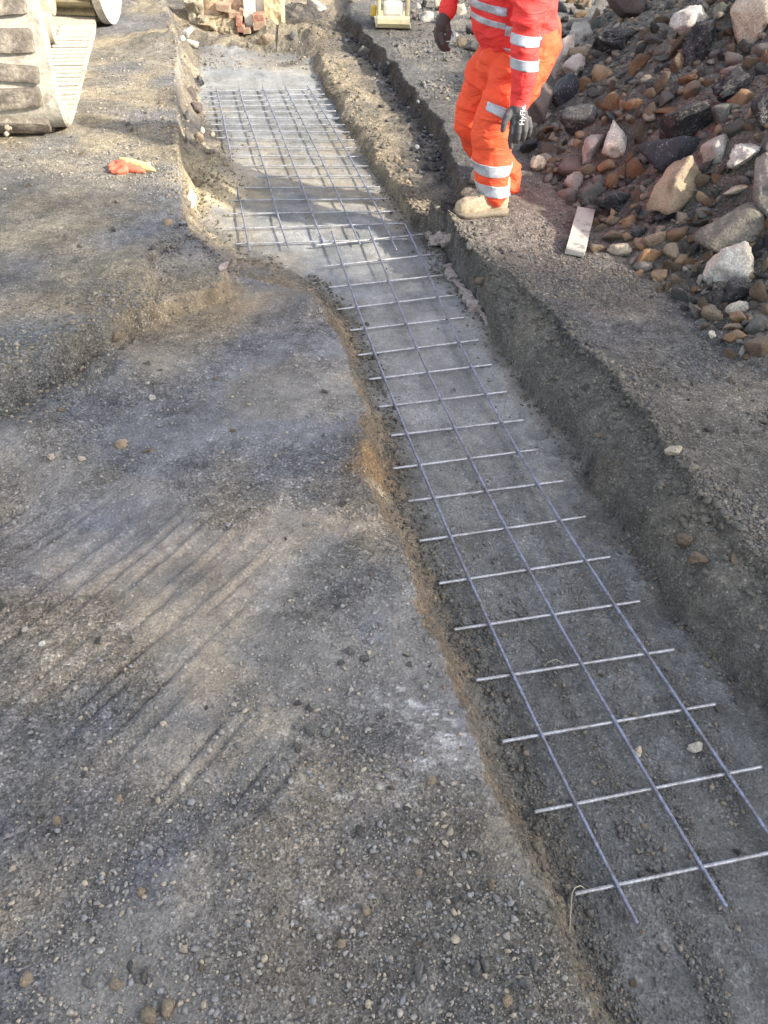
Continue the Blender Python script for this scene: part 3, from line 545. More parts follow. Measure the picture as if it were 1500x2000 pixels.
R_ = [
 # px, py, w, h, ang, material, label, extras
 (1470, 40, 80, 110, 0, 'cream', 'big pale cream boulder at the top right of the rubble heap', dict(rough=.09, sub=4)),
 (1345, 42, 82, 56, -12, 'white', 'dusty white boulder half sunk in dark soil high on the heap', dict(sub=4)),
 (1366, 92, 66, 92, 28, 'asphalt', 'tall black asphalt chunk leaning just below the dusty white boulder', dict(rough=.11, sub=4)),
 (1236, 12, 104, 58, 20, 'purple', 'dark grey wedge-shaped slab at the top edge of the heap', dict(planes=7, rough=.03)),
 (1204, 84, 96, 50, -8, 'asphalt', 'wide crumbling black asphalt lump left of the dusty white boulder', dict(rough=.13, sub=4)),
 (1133, 70, 46, 46, 10, 'white', "jagged white stone just right of the worker's hip", dict(rough=.1)),
 (1096, 116, 44, 92, 6, 'pink', "upright pinkish-grey block of stone behind the worker's arm", dict(planes=9)),
 (1132, 102, 42, 36, 0, 'tan', 'tan stone under the jagged white stone', {}),
 (1120, 128, 46, 40, 0, 'pink', 'pale rough stone beside the upright pinkish block', dict(rough=.1)),
 (1058, 208, 54, 82, -6, 'purple', 'dark brown boulder with pale face right of the gloved hand', dict(rough=.06, sub=4)),
 (1106, 180, 52, 62, 22, 'tar', 'blue-black asphalt piece between two dark boulders', dict(planes=8)),
 (1132, 236, 92, 56, -4, 'asphalt', 'low grey-black asphalt slab right of the brown boulder', dict(rough=.08, sub=4)),
 (1198, 274, 56, 74, -8, 'white', 'egg-shaped white stone standing in the middle of the heap', dict(rough=.07, sub=4, planes=14)),
 (1158, 291, 38, 64, 8, 'pink', 'narrow pinkish-grey stone leaning on the egg-shaped white stone', dict(rough=.1)),
 (1310, 305, 132, 92, 14, 'tar', 'big smooth black asphalt slab in the middle of the heap', dict(planes=7, rough=.02, sub=4, deep=.5)),
 (1360, 242, 136, 52, 6, 'asphalt', 'long dark asphalt slab lying above the big smooth black one', dict(planes=8, rough=.05, sub=4)),
 (1397, 290, 54, 66, 12, 'white', 'pointed white stone right of the big smooth black slab', dict(planes=8, rough=.05)),
 (1448, 300, 84, 46, -34, 'white', 'bone-shaped white stone reaching up to the right beside the pointed one', dict(planes=9, rough=.09)),
 (1312, 376, 74, 122, 38, 'tan', 'leaning brown-topped slab with broken lower edge below the big black slab', dict(planes=7, rough=.05, sub=4)),
 (1306, 408, 80, 40, -30, 'asphalt', 'speckled broken edge of asphalt along the foot of the leaning slab', dict(rough=.12)),
 (1430, 446, 122, 106, 18, 'concrete', 'large flat tan-grey concrete slab at the right of the heap', dict(planes=6, rough=.025, sub=4, deep=.5)),
 (1426, 522, 94, 86, -14, 'white', 'large round white boulder at the foot of the tan-grey slab', dict(rough=.07, sub=4, planes=13)),
 (1490, 366, 54, 130, 0, 'concrete', 'tall sandy boulder cut by the right edge of the picture', dict(rough=.05, sub=4)),
 (1440, 572, 62, 54, 10, 'asphalt', 'rough dark asphalt lump right under the large round white boulder', dict(rough=.13)),
 (1440, 603, 46, 26, -12, 'white', 'small bluish-white lump under the rough asphalt lump', dict(rough=.12)),
 (1121, 360, 40, 44, 0, 'pink', 'knobbly pale grey lump next to the wooden board', dict(rough=.14)),
 (1158, 382, 64, 56, 20, 'grey', 'knobbly grey slag lump above the end of the wooden board', dict(rough=.14, sub=4)),
 (1198, 402, 72, 48, -18, 'asphalt', 'asphalt lump with pale specks right of the knobbly slag lump', dict(rough=.13)),
 (1051, 318, 42, 36, -12, 'cream', "small cream and yellow stone by itself right of the worker's legs", dict(rough=.09)),
 (1116, 326, 58, 44, 0, 'purple', 'flat purple-brown stone right of the cream and yellow stone', {}),
 (1490, 218, 40, 84, 0, 'asphalt', 'black asphalt boulder at the right edge above the bone-shaped stone', dict(rough=.11)),
 (1428, 168, 92, 52, -28, 'asphalt', 'speckled asphalt lump in the upper right of the heap', dict(rough=.12, sub=4)),
 (1408, 222, 44, 48, 30, 'green', 'greenish flat stone standing against the long dark slab', dict(planes=8)),
 (1178, 146, 42, 34, -10, 'orange', 'smooth orange-brown stone in the upper left of the heap', dict(soft=.25)),
 (1246, 127, 52, 24, -38, 'orange', 'flat orange-tan flagstone piece propped at a steep tilt', dict(planes=7)),
 (1240, 204, 34, 26, -4, 'orange', 'bright orange brick-shaped stone in the centre of the heap', dict(planes=6, rough=.03)),
 (1345, 156, 40, 18, -14, 'orange', 'thin orange stone left of the speckled asphalt lump', {}),
 (1354, 176, 44, 30, -30, 'brown', 'brown flake of stone under the thin orange stone', {}),
 (1452, 192, 56, 34, -40, 'orange', 'long rust-brown stone slanting below the speckled asphalt lump', {}),
 (1186, 324, 42, 22, -34, 'orange', 'orange finger-like stone under the egg-shaped white stone', dict(soft=.2)),
 (1147, 337, 46, 22, 4, 'tan', 'rounded tan stone left of the orange finger-like stone', dict(soft=.3)),
 (1196, 356, 30, 32, 10, 'orange', 'round orange-brown stone below the finger-like one', dict(soft=.3)),
 (1326, 455, 48, 30, -34, 'orange', 'orange pointed stone left of the tan-grey concrete slab', {}),
 (1280, 470, 46, 24, -4, 'tan', 'oval tan stone left of the orange pointed stone', dict(soft=.25)),
 (1250, 477, 28, 24, 10, 'orange', 'small rust-orange lump left of the oval tan stone', {}),
 (1268, 503, 66, 28, -30, 'orange', 'long orange stone slanting at the lower edge of the heap', dict(planes=8)),
 (1312, 494, 40, 34, 0, 'tan', 'square-ended yellowish stone beside the long slanting orange stone', dict(planes=7)),
 (1288, 540, 32, 28, 0, 'orange', 'orange and cream stone at the toe of the heap', {}),
 (1210, 489, 50, 26, 6, 'cream', 'yellow-flecked flat stone right of the wooden board', dict(rough=.09)),
 (1168, 484, 36, 24, 0, 'brown', 'brown flat stone touching the foot of the wooden board', {}),
 (1200, 459, 50, 22, 2, 'tan', 'wide flat tan stone right of the wooden board, above the flecked one', {}),
 (1198, 432, 30, 20, 10, 'tan', 'small tan stone above the wide flat tan one', {}),
 (1229, 436, 28, 28, 0, 'orange', 'pink-orange stone right of the small tan stone', {}),
 (1245, 455, 34, 32, 20, 'asphalt', 'fist-sized asphalt lump in front of the leaning slab', dict(rough=.13)),
 (1376, 471, 22, 42, -28, 'cream', 'thin upright pale stone at the left of the tan-grey slab', {}),
 (1434, 372, 54, 18, -8, 'cream', 'pale pointed splinter of stone below the white stones', dict(planes=7)),
 (1432, 656, 44, 24, -10, 'orange', 'rust stone with a flat top near the right edge', dict(planes=7)),
 (1430, 640, 38, 16, -4, 'tan', 'flat tan stone lying on the flat-topped rust stone', {}),
 (1390, 614, 42, 28, 20, 'tan', 'tan stone alone at the lower toe of the heap', {}),
 (1444, 620, 38, 22, 14, 'orange', 'small orange stone under the bluish-white lump', {}),
 (1392, 654, 20, 18, 0, 'white', 'little white pebble stone left of the flat-topped rust stone', {}),
 (1484, 572, 36, 48, -8, 'brown', 'brown block stone right of the rough dark asphalt lump', dict(planes=7)),
 (1484, 676, 62, 46, 10, 'brown', 'dark brown flat boulder at the lower right end of the heap', dict(planes=7)),
 (1478, 636, 50, 44, 0, 'grey', 'grey boulder above the dark brown flat one', dict(rough=.08)),
 (940, 549, 26, 17, -12, 'tan', 'pale tan stone set in the right bank of the trench', dict(soft=.3)),
 (918, 482, 20, 17, 0, 'grey', "grey stone on the bank edge below the worker's boot", {}),
 (1355, 1458, 30, 24, 10, 'white', 'pale angular stone on the trench floor between bars', {}),
 (1246, 1468, 18, 22, 10, 'cream', 'tan stone on the trench floor touching a long bar', dict(soft=.2)),
 (1315, 880, 33, 20, 8, 'cream', 'flat cream stone on the right bank', {}),
 (745, 129, 20, 18, -20, 'grey', 'grey stone on the soil ledge below the asphalt edge', {}),
 (757, 134, 24, 24, 20, 'tar', 'black lump beside the grey stone on the soil ledge', {}),
 (712, 101, 30, 22, -30, 'grey', 'light grey stone at the foot of the cut asphalt edge', dict(rough=.1)),
 (364, 64, 28, 28, 10, 'white', 'bright white lump at the far left corner of the trench', dict(rough=.12)),
 (374, 84, 28, 14, 0, 'white', 'flat white piece just below the bright white lump', {}),
 (356, 76, 12, 12, 0, 'white', 'small round white piece left of the bright white lump', {}),
 (367, 271, 18, 18, 30, 'white', 'white stone stuck in the left trench bank above the spilt soil', {}),
 (389, 270, 18, 22, -20, 'tan', 'tan clod next to the white stone in the left bank', {}),
 (416, 263, 9, 10, 0, 'cream', 'small pale stone on top of the spilt soil', {}),
 (395, 255, 10, 14, 0, 'cream', 'little pale stone above the tan clod in the left bank', {}),
 (384, 358, 20, 18, 30, 'tan', 'pale clod below the sawn edge of the left bank', {}),
 (374, 392, 20, 42, 4, 'cream', 'pale vertical piece of broken edging in the left bank', dict(rough=.1)),
 (374, 182, 26, 30, 20, 'purple', 'dark lump in the left bank just past the sawn edge', dict(rough=.12)),
 (384, 212, 24, 26, -10, 'purple', 'dark brown clod in the left bank above the white stone', dict(rough=.12)),
 (368, 228, 18, 24, 10, 'grey', 'grey clod in the left bank left of the dark brown one', dict(rough=.12)),
 (388, 160, 20, 22, 0, 'asphalt', 'black lump high in the left bank', dict(rough=.13)),
 (436, 520, 16, 26, 40, 'pink', 'pink-edged piece of broken surfacing at the corner of the step', {}),
 (520, 80, 36, 24, -20, 'tan', 'pointed clod of tan soil at the far end of the trench', dict(rough=.1)),
 (574, 70, 18, 20, 0, 'grey', 'grey clod in the dark soil at the far end', dict(rough=.1)),
 (618, 12, 40, 22, 10, 'white', 'whitish stone at the top of the far spoil', dict(rough=.1)),
 (690, 1, 26, 10, 0, 'white', 'flat white stone on the road beyond the far spoil', {}),
 (835, 34, 26, 26, 10, 'white', "whitish stone left of the worker's hanging right hand", dict(rough=.08)),
 (812, 33, 14, 16, 0, 'purple', 'dark stone left of the whitish one far behind the worker', {}),
 (898, 20, 28, 26, 10, 'cream', "cream stone behind the worker's right forearm", {}),
 (902, 86, 22, 22, 0, 'tan', "greyish-tan stone right of the white strip in the worker's hand", {}),
 (920, 92, 26, 24, 0, 'grey', "grey stone between the worker's right hand and thigh", {}),
 (925, 60, 34, 22, 10, 'asphalt', "black lump behind the worker's waist", {}),
 (857, 12, 20, 22, 0, 'cream', "pinkish pale stone above the worker's right cuff", {}),
 (862, 40, 24, 24, 0, 'brown', "brown stone just behind the worker's right glove", {}),
 (228, 658, 26, 24, 8, 'tan', 'yellowish square clod standing in the step of the left ground', dict(planes=7)),
 (236, 868, 27, 22, 6, 'tan', 'round tan stone alone on the grey left ground', dict(soft=.35)),
 (297, 778, 14, 14, 20, 'white', 'small pale stone on the bluish left ground', {}),
 (100, 893, 17, 13, 0, 'cream', 'yellowish-white stone at the left of the foreground', {}),
 (160, 897, 18, 13, 0, 'cream', 'flat yellowish stone right of the yellowish-white one', {}),
 (82, 1257, 12, 12, 0, 'white', 'tiny round white stone among the drag marks', dict(soft=.4)),
 (290, 1984, 32, 32, -10, 'tan', 'larger of two pale stones at the bottom edge, left one', dict(soft=.2)),
 (327, 1970, 26, 36, 10, 'tan', 'tall pale stone of the pair at the bottom edge, right one', dict(soft=.2)),
 (606, 1427, 20, 24, 10, 'green', 'grey-green pointed stone in the middle of the left ground', {}),
 (637, 1431, 18, 18, 0, 'green', 'rounded grey-green stone right of the pointed one', dict(soft=.3)),
 (582, 1460, 14, 22, 0, 'grey', 'narrow grey stone below the pointed grey-green one', {}),
 (685, 1272, 18, 18, 0, 'grey', 'grey stone above the rounded pale one in mid left ground', {}),
 (712, 1286, 18, 14, 0, 'grey', 'rounded grey stone near the left trench edge', dict(soft=.3)),
 (842, 1523, 22, 18, -14, 'tan', 'oval stone near the white scrapes', dict(soft=.3)),
 (222, 1748, 1, 1, 0, 'tan', '', None),
 (111, 1601, 18, 18, 0, 'tan', 'round tan stone lower left of the drag marks', dict(soft=.35)),
 (138, 1598, 16, 14, 0, 'grey', 'grey stone right of the round tan one', dict(soft=.3)),
 (231, 1560, 14, 18, 0, 'tan', 'upright tan stone in the lower left ground', dict(soft=.3)),
 (276, 1743, 16, 18, 0, 'tan', 'pale oval stone on bluish soil at lower left', dict(soft=.3)),
 (52, 1912, 22, 28, 0, 'tan', 'pale stone in the bottom left corner', dict(soft=.2)),
 (225, 1922, 24, 22, -20, 'tan', 'yellowish stone left of a cluster near the bottom', dict(soft=.2)),
 (283, 1905, 16, 30, 6, 'grey', 'tall grey stone of the cluster near the bottom', dict(soft=.2)),
 (268, 1912, 18, 18, 0, 'grey', 'rounded grey stone left of the tall one in the cluster', dict(soft=.2)),
 (168, 1921, 18, 16, 0, 'grey', 'grey stone left of the yellowish one near the bottom', dict(soft=.2)),
 (1028, 1922, 28, 32, 30, 'grey', 'angular grey stone at the trench shoulder, bottom centre', {}),
 (1046, 1886, 18, 28, 10, 'grey', 'upright grey stone above the angular one', {}),
 (992, 1956, 22, 28, 0, 'tan', 'tan stone left of the angular grey one', dict(soft=.2)),
 (948, 1886, 18, 24, 0, 'grey', 'dark grey flat stone left of the upright one', {}),
 (930, 1894, 14, 32, 12, 'grey', 'thin grey shard stone left of the dark flat one', {}),
 (818, 1895, 16, 40, 12, 'grey', 'long upright grey stone in the gravel patch', {}),
 (666, 1842, 24, 18, -10, 'tan', 'tan flat stone left of the gravel patch', {}),
 (716, 1779, 18, 18, 0, 'tan', 'round tan stone in the gravel below the scrapes', dict(soft=.35)),
 (756, 1753, 14, 16, 0, 'grey', 'round grey stone right of the tan one in the gravel', dict(soft=.35)),
 (837, 1698, 14, 16, 0, 'grey', 'oval grey stone at the top of the gravel patch', dict(soft=.3)),
 (818, 1704, 14, 14, 0, 'tan', 'small tan stone left of the oval grey one', dict(soft=.3)),
 (850, 1744, 14, 14, 0, 'grey', 'rounded stone in the gravel just below the oval grey one', dict(soft=.3)),
 (906, 1752, 14, 14, 0, 'grey', 'rounded stone right of the middle of the gravel patch', dict(soft=.3)),
 (960, 1728, 14, 24, 0, 'tan', 'upright tan stone at the right of the gravel patch', {}),
 (832, 1848, 16, 18, 0, 'grey', 'blunt grey stone above the long upright one', {}),
 (1338, 1055, 40, 30, 10, 'brown', 'brown clod breaking out of the right bank', dict(rough=.12)),
 (1360, 1090, 36, 26, -20, 'brown', 'dark clod right below the brown one in the bank', dict(rough=.12)),
]
for px, py, w, h, ang, mt, lab, kw in R_:
    if kw is None: continue
    small = w < 34 and h < 34; kw = dict(kw); kw.setdefault('sub', 4 if max(w, h) > 72 else 3); kw['rough'] = max(kw.get('rough', .06), .045) * 1.25
    rock('stone' if small else 'rock', px, py, w, h, mt, lab, 'stone' if small else 'rock', ang=ang, **kw)
used = [(a, b, max(c, d) / 2) for a, b, c, d, *_ in R_]

def copy_rock(src, loc, scale, mat, label, group, name, cat='stone'):
    o = src.copy(); o.name = name; COL.objects.link(o); o.location = loc; o.scale = scale
    o.rotation_euler = (rng.uniform(0, 6.28), rng.uniform(0, 6.28), rng.uniform(0, 6.28))
    o.material_slots[0].link = 'OBJECT'; o.material_slots[0].material = ROCK[mat]
    for k in ('label', 'group', 'category'): 
        if k in o: del o[k]
    return tag(o, label, cat, group)
PROTO = []
for k in range(14):
    me = link_mesh('stone', rock_shape(3, 300 + k, 6 + k % 4, .07, .12 * (k % 4 == 3)) * [1, 1, (1, .7, .55)[k % 3]], ICO[3][1], ROCK['grey']); PROTO.append(me)
ADJ = dict(orange='rust-orange', brown='dusty brown', tan='sandy tan', grey='dull grey', green='greenish grey', asphalt='black asphalt', white='chalky white', cream='cream', tar='glossy black')
ANCH = [(1470, 40, 'big pale cream boulder'), (1345, 42, 'dusty white boulder'), (1366, 92, 'tall black asphalt chunk'), (1236, 12, 'dark wedge-shaped slab'), (1204, 84, 'wide crumbling asphalt lump'), (1096, 116, 'upright pinkish block'), (1058, 208, 'dark brown boulder'), (1132, 236, 'low grey-black slab'), (1198, 274, 'egg-shaped white stone'), (1310, 305, 'big smooth black slab'), (1360, 242, 'long dark asphalt slab'), (1397, 290, 'pointed white stone'), (1448, 300, 'bone-shaped white stone'), (1312, 376, 'leaning brown-topped slab'), (1430, 446, 'large tan-grey concrete slab'), (1426, 522, 'large round white boulder'), (1490, 366, 'tall sandy boulder'), (1440, 572, 'rough dark asphalt lump'), (1158, 382, 'knobbly slag lump'), (1132, 450, 'wooden board'), (1051, 318, 'cream and yellow stone'), (1428, 168, 'speckled asphalt lump'), (1246, 127, 'tilted orange flagstone'), (1480, 660, 'dark brown flat boulder'), (1320, 455, 'orange pointed stone')]
def where(px, py, anch):
    d = [math.hypot(px - a, py - b) for a, b, _ in anch]; a, b, t = anch[int(np.argmin(d))]
    rel = ('right of' if px > a else 'left of') if abs(px - a) > abs(py - b) else ('below' if py > b else 'above'); return f'{rel} the {t}'
kinds = ['orange'] * 7 + ['brown'] * 9 + ['tan'] * 5 + ['grey'] * 10 + ['green'] * 5 + ['asphalt'] * 5 + ['white']
placed = 0; tries = 0; first = [True] * len(PROTO)
PXA = np.array(PILE_AREA, float)
while placed < 205 and tries < 12000:
    tries += 1
    px, py = rng.uniform(1020, 1500), rng.uniform(-10, 700)
    if not inside(np.array([px]), np.array([py]), PXA)[0]: continue
    sz = float(pl(1, 9, 26, 1.7)[0])
    if any(math.hypot(px - a, py - b) < r * .85 + sz * .5 for a, b, r in used): continue
    used.append((px, py, sz * .7)); g = hit(px, py + sz * .3); k = depth_of(g) / F * sz
    a = rng.uniform(.7, 1.35); mt = kinds[rng.integers(len(kinds))]; wh = where(px, py, ANCH)
    size_ = ('small' if sz < 13 else 'mid-sized') + (' flat' if a > 1.1 else ' narrow' if a < .9 else ''); lab, grp = f'{size_} {ADJ[mt]} stone {wh}', f'{ADJ[mt]} stones {wh}'
    i = rng.integers(len(PROTO))
    copy_rock(PROTO[i], (g[0], g[1], g[2] + k * .25), (k * a, k / a * .85, k * rng.uniform(.45, .7)), mt, lab, grp, 'stone'); placed += 1
# loose stones on the rest of the site
def to_px(p):
    d = np.asarray(p, float) - [0, 0, CH]; z = d @ FW; return 750 + F * (d @ RT) / z, 1000 - F * (d @ UPV) / z
def loose(n, area, size, kindsel, anch, dens=None, kind='stone'):
    for q in sample_ground(n, area, dens):
        k = float(pl(1, size[0], size[1], 2.4)[0]); a = rng.uniform(.75, 1.25); mt = kindsel[rng.integers(len(kindsel))]; wh = where(*to_px(q), anch)
        copy_rock(PROTO[rng.integers(len(PROTO))], (q[0], q[1], q[2] + k * .2), (k * a, k / a * .9, k * .6), mt, ('flat ' if a > 1.08 else 'narrow ' if a < .9 else 'loose ') + f'{ADJ[mt]} {kind} {wh}', f'{ADJ[mt]} {kind}s {wh}', ('asphalt_' if kind == 'fragment' else '') + kind.replace(' ', '_'), kind.split()[-1])
LA = [(800, 1400, 'white scrapes near the trench'), (606, 1427, 'pointed grey-green stone'), (236, 868, 'round tan stone on the grey left ground'), (228, 658, 'yellowish square clod'), (740, 870, 'orange-brown lump of the left bank'), (308, 1975, 'pair of pale stones at the bottom edge'), (180, 1250, 'drag marks on the left'), (930, 1780, 'gravel patch at the lower shoulder'), (560, 590, 'crumbled corner of the left bank'), (250, 1600, 'pale patch at lower left'), (640, 1720, 'lower white scrape'), (450, 1150, 'bluish patch of left ground'), (470, 720, 'gravel below the step')]
loose(44, LEFT_AREA, (.008, .016), ['grey', 'tan', 'grey', 'green'], LA, densL, 'pebble')
loose(30, [(900, 450), (1150, 500), (1500, 760), (1500, 1400), (1250, 1040), (950, 600)], (.009, .018), ['grey', 'grey', 'tan'], [(1315, 880, 'flat cream stone on the right bank'), (1345, 1075, 'brown clods of the right bank'), (1000, 620, 'pale concrete edging'), (1130, 520, 'wooden board'), (1390, 720, 'toe of the heap'), (1450, 1250, 'lower right trench side'), (1150, 760, 'crest of the right bank')], None, 'pebble')
loose(20, FLOOR_AREA, (.007, .013), ['grey', 'grey', 'tan'], [(1355, 1458, 'pale angular stone on the trench floor'), (1160, 1720, 'nearest cross bar'), (1000, 1200, 'middle of the near mesh sheet'), (1350, 1850, 'free end of the middle long bar'), (1250, 1350, 'right long bar')], lambda x, y: sstep(3.2, 1., y), 'pebble')
loose(36, [(690, 0), (1080, -10), (1010, 200), (900, 100), (820, 60)], (.02, .05), ['white', 'cream', 'grey', 'brown', 'asphalt'], [(835, 34, "whitish stone by the worker's right hand"), (768, 40, 'plate compactor'), (1133, 70, 'jagged white stone by the hip'), (960, 60, "worker's waist"), (880, 120, "worker's right glove")], None, 'rubble piece')
loose(20, [(720, 110), (800, 190), (850, 270), (880, 320), (850, 330), (780, 240), (700, 150)], (.012, .03), ['tar', 'asphalt', 'grey'], [(745, 129, 'grey stone on the soil ledge'), (712, 101, 'light grey stone under the road edge'), (840, 260, 'lower part of the cut road edge'), (790, 190, 'middle of the cut road edge')], None, 'fragment')
loose(14, [(20, 300), (150, 290), (330, 200), (345, 430), (100, 560)], (.012, .02), ['grey', 'tan'], [(258, 332, 'coral work glove'), (90, 250, 'digger track'), (340, 250, 'sawn edge of the left road'), (150, 500, 'tan patch on the left road')], None, 'pebble')
for o in PROTO: bpy.data.objects.remove(o)

# ------------------------------------------------------------------ steel mesh sheets
def bar_mesh(pts, r, pitch, n=8):
    """ribbed bar through world points"""
    P = np.array(pts, float); d = np.r_[0, np.cumsum(np.linalg.norm(np.diff(P, axis=0), axis=1))]; Lh = d[-1]
    m = max(8, int(Lh / (pitch / 3))); s = np.linspace(0, Lh, m)
    # smooth interpolation (catmull-rom through the measured points)
    tan = np.gradient(P, d, axis=0) if len(P) > 2 else np.repeat((P[1:] - P[:1]) / Lh, 2, 0)
    i = np.clip(np.searchsorted(d, s) - 1, 0, len(P) - 2); h = (d[i + 1] - d[i])[:, None]; t = ((s - d[i]) / (d[i + 1] - d[i]))[:, None]
    C = (2 * t ** 3 - 3 * t ** 2 + 1) * P[i] + (t ** 3 - 2 * t ** 2 + t) * h * tan[i] + (-2 * t ** 3 + 3 * t ** 2) * P[i + 1] + (t ** 3 - t ** 2) * h * tan[i + 1]
    T_ = np.gradient(C, axis=0); T_ /= np.linalg.norm(T_, axis=1, keepdims=True)
    Uv = np.cross(T_, [0, 0, 1.]); Uv /= np.linalg.norm(Uv, axis=1, keepdims=True); Wv = np.cross(Uv, T_)
    th = np.arange(n) * 2 * np.pi / n
    ph = s[:, None] / pitch * 2 * np.pi + th[None] * np.where(np.sin(th) > 0, 1, -1)[None]
    rr = r * (1 + .13 * np.sign(np.sin(ph)) * (np.abs(np.sin(ph)) > .2)) ; rr[0] *= .9; rr[-1] *= .9
    V_ = C[:, None] + (Uv[:, None] * np.cos(th)[None, :, None] + Wv[:, None] * np.sin(th)[None, :, None]) * rr[..., None]
    V_ = np.vstack([V_.reshape(-1, 3), C[:1], C[-1:]]); idx = np.arange(m * n).reshape(m, n)
    q = np.stack([idx[:-1], np.roll(idx[:-1], -1, 1), np.roll(idx[1:], -1, 1), idx[1:]], -1).reshape(-1, 4)
    fs = [tuple(a) for a in q.tolist()] + [(m * n, (k + 1) % n, k) for k in range(n)] + [(m * n + 1, (m - 1) * n + k, (m - 1) * n + (k + 1) % n) for k in range(n)]
    return V_, fs
def fair(w, deg):
    w = np.array(w); t = np.r_[0, np.cumsum(np.linalg.norm(np.diff(w[:, :2], axis=0), axis=1))]; t = t / t[-1]; d = min(deg, len(w) - 1)
    q = w.copy(); 
    for k in (0, 1): q[:, k] = np.polyval(np.polyfit(t, w[:, k], d), t)
    return q
def mesh_sheet(label, longs, crosses, zl, zc, r, pitch):
    root = thing('reinforcement_mesh', label, 'steel mesh', group=None)
    for pts in crosses:
        v, f = bar_mesh(fair([U(a, b, zc(U(a, b, ZF))) for a, b in pts], 1), r, pitch); link_mesh('cross_bar', v, f, CROSSM, root, True)
    for pts in longs:
        v, f = bar_mesh(fair([U(a, b, zl(U(a, b, ZF))) for a, b in pts], 4), r, pitch); link_mesh('long_bar', v, f, LONGM, root, True)
    return root
L1 = [(1242, 1805), (1207, 1728), (1125, 1570), (1060, 1435), (1003, 1315), (955, 1218), (913, 1130), (878, 1048), (848, 971), (820, 910), (795, 847), (773, 792), (752, 738), (733, 690), (714, 643), (698, 601), (683, 558), (668, 516), (655, 475), (649, 452)]
L2 = [(1417, 1772), (1370, 1695), (1283, 1540), (1205, 1408), (1137, 1297), (1080, 1200), (1030, 1113), (985, 1033), (952, 960), (920, 895), (890, 838), (863, 780), (838, 728), (815, 681), (795, 632), (775, 592), (760, 551), (745, 510), (730, 468), (719, 443)]
L3 = [(1568, 1735), (1524, 1660), (1425, 1508), (1340, 1385), (1263, 1277), (1200, 1183), (1142, 1095), (1090, 1015), (1050, 945), (1015, 882), (983, 826), (952, 770), (923, 716), (898, 668), (875, 624), (853, 580), (838, 540), (822, 500), (805, 459), (788, 437)]
ce = [((1122, 1746), (1600, 1646)), ((1043, 1586), (1488, 1499)), ((980, 1449), (1398, 1376)), ((930, 1331), (1317, 1269)), ((887, 1231), (1250, 1174)), ((857, 1141), (1194, 1088)), ((818, 1057), (1144, 1011)), ((797, 980), (1100, 940)), ((766, 914), (1051, 878)), ((763, 850), (1022, 819)), ((740, 794), (989, 765)), ((720, 740), (961, 712)), ((698, 693), (935, 664)), ((683, 645), (907, 620)), ((657, 603), (890, 576)), ((641, 560), (865, 536)), ((631, 520), (843, 496)), ((616, 479), (827, 458))]
cx = []
for (a, b), i in zip(ce, range(18)): cx.append([a, L1[i + 1], L2[i + 1], L3[i + 1], b])
lift = lambda p: .012 * float(sstep(3.2, 4.0, p[1]))
mesh_sheet('near sheet of ribbed steel mesh with three long blue-grey bars lying on the trench floor', [L1, L2, L3], cx, lambda p: ZF + .0285 + lift(p), lambda p: ZF + .0195 + lift(p), .0050, .0105)
def c2(l): return [(380 + .28 * a, 150 + .28 * b) for a, b in l]
FA = c2([(150, 74), (185, 215), (215, 370), (250, 530), (288, 720), (320, 880), (350, 1040), (384, 1216)])
FB = c2([(311, 68), (345, 200), (380, 310), (415, 405), (450, 510), (500, 690), (550, 850), (600, 1030), (656, 1192)])
FC = c2([(472, 66), (530, 205), (580, 330), (640, 480), (700, 640), (770, 810), (840, 1010), (902, 1166)])
FD = c2([(630, 64), (700, 200), (760, 325), (830, 470), (900, 600), (970, 760), (1050, 940), (1155, 1165)])
FE = c2([(787, 62), (870, 190), (945, 330), (1040, 485), (1130, 640), (1210, 790), (1280, 940), (1340, 1060), (1410, 1206)])
fc = [(90, 100, 880, 87), (80, 137, 905, 121), (100, 170, 925, 155), (95, 207, 955, 195), (90, 245, 985, 238), (100, 287, 1010, 288), (115, 332, 1050, 334), (115, 375, 1080, 385), (155, 425, 1110, 440), (238, 485, 1130, 495), (258, 548, 1175, 557), (168, 618, 1215, 622), (188, 695, 1225, 690), (190, 775, 1290, 768), (205, 862, 1340, 850), (230, 955, 1400, 937), (232, 1057, 1460, 1022), (285, 1165, 1480, 1130)]
mesh_sheet('far sheet of steel mesh with five long bars, beyond the near sheet', [FA, FB, FC, FD, FE], [c2([(a, b), ((a + c) / 2, (b + d) / 2 + 3), (c, d)]) for a, b, c, d in fc], lambda p: ZF + .032, lambda p: ZF + .0235, .0046, .0105)
# thin straw-coloured wire by the last bar
bm = bmesh.new(); wp = [(1112, 1835, .01), (1114, 1790, .02), (1117, 1745, .05), (1124, 1733, .06), (1134, 1730, .05), (1142, 1735, .03)]
add_tube(bm, [U(a, b, ZF + z) for a, b, z in wp], .0012, 6); tag(bm_obj('thin_wire', bm, flat_mat('straw_wire', (.5, .45, .33), .6, 50, .1, 0), smooth=True), 'thin pale wire looped round the end of the nearest cross bar', 'wire')
bm = bmesh.new(); add_tube(bm, [U(a, b, ZF + z) for a, b, z in [(1060, 1306, .012), (1070, 1293, .03), (1086, 1288, .035), (1100, 1296, .015)]], .0009, 6)
tag(bm_obj('thin_wire', bm, flat_mat('straw_wire_pale', (.4, .37, .28), .6, 50, .1, 0), smooth=True), 'hair-thin arched strand on the floor between two cross bars', 'wire')

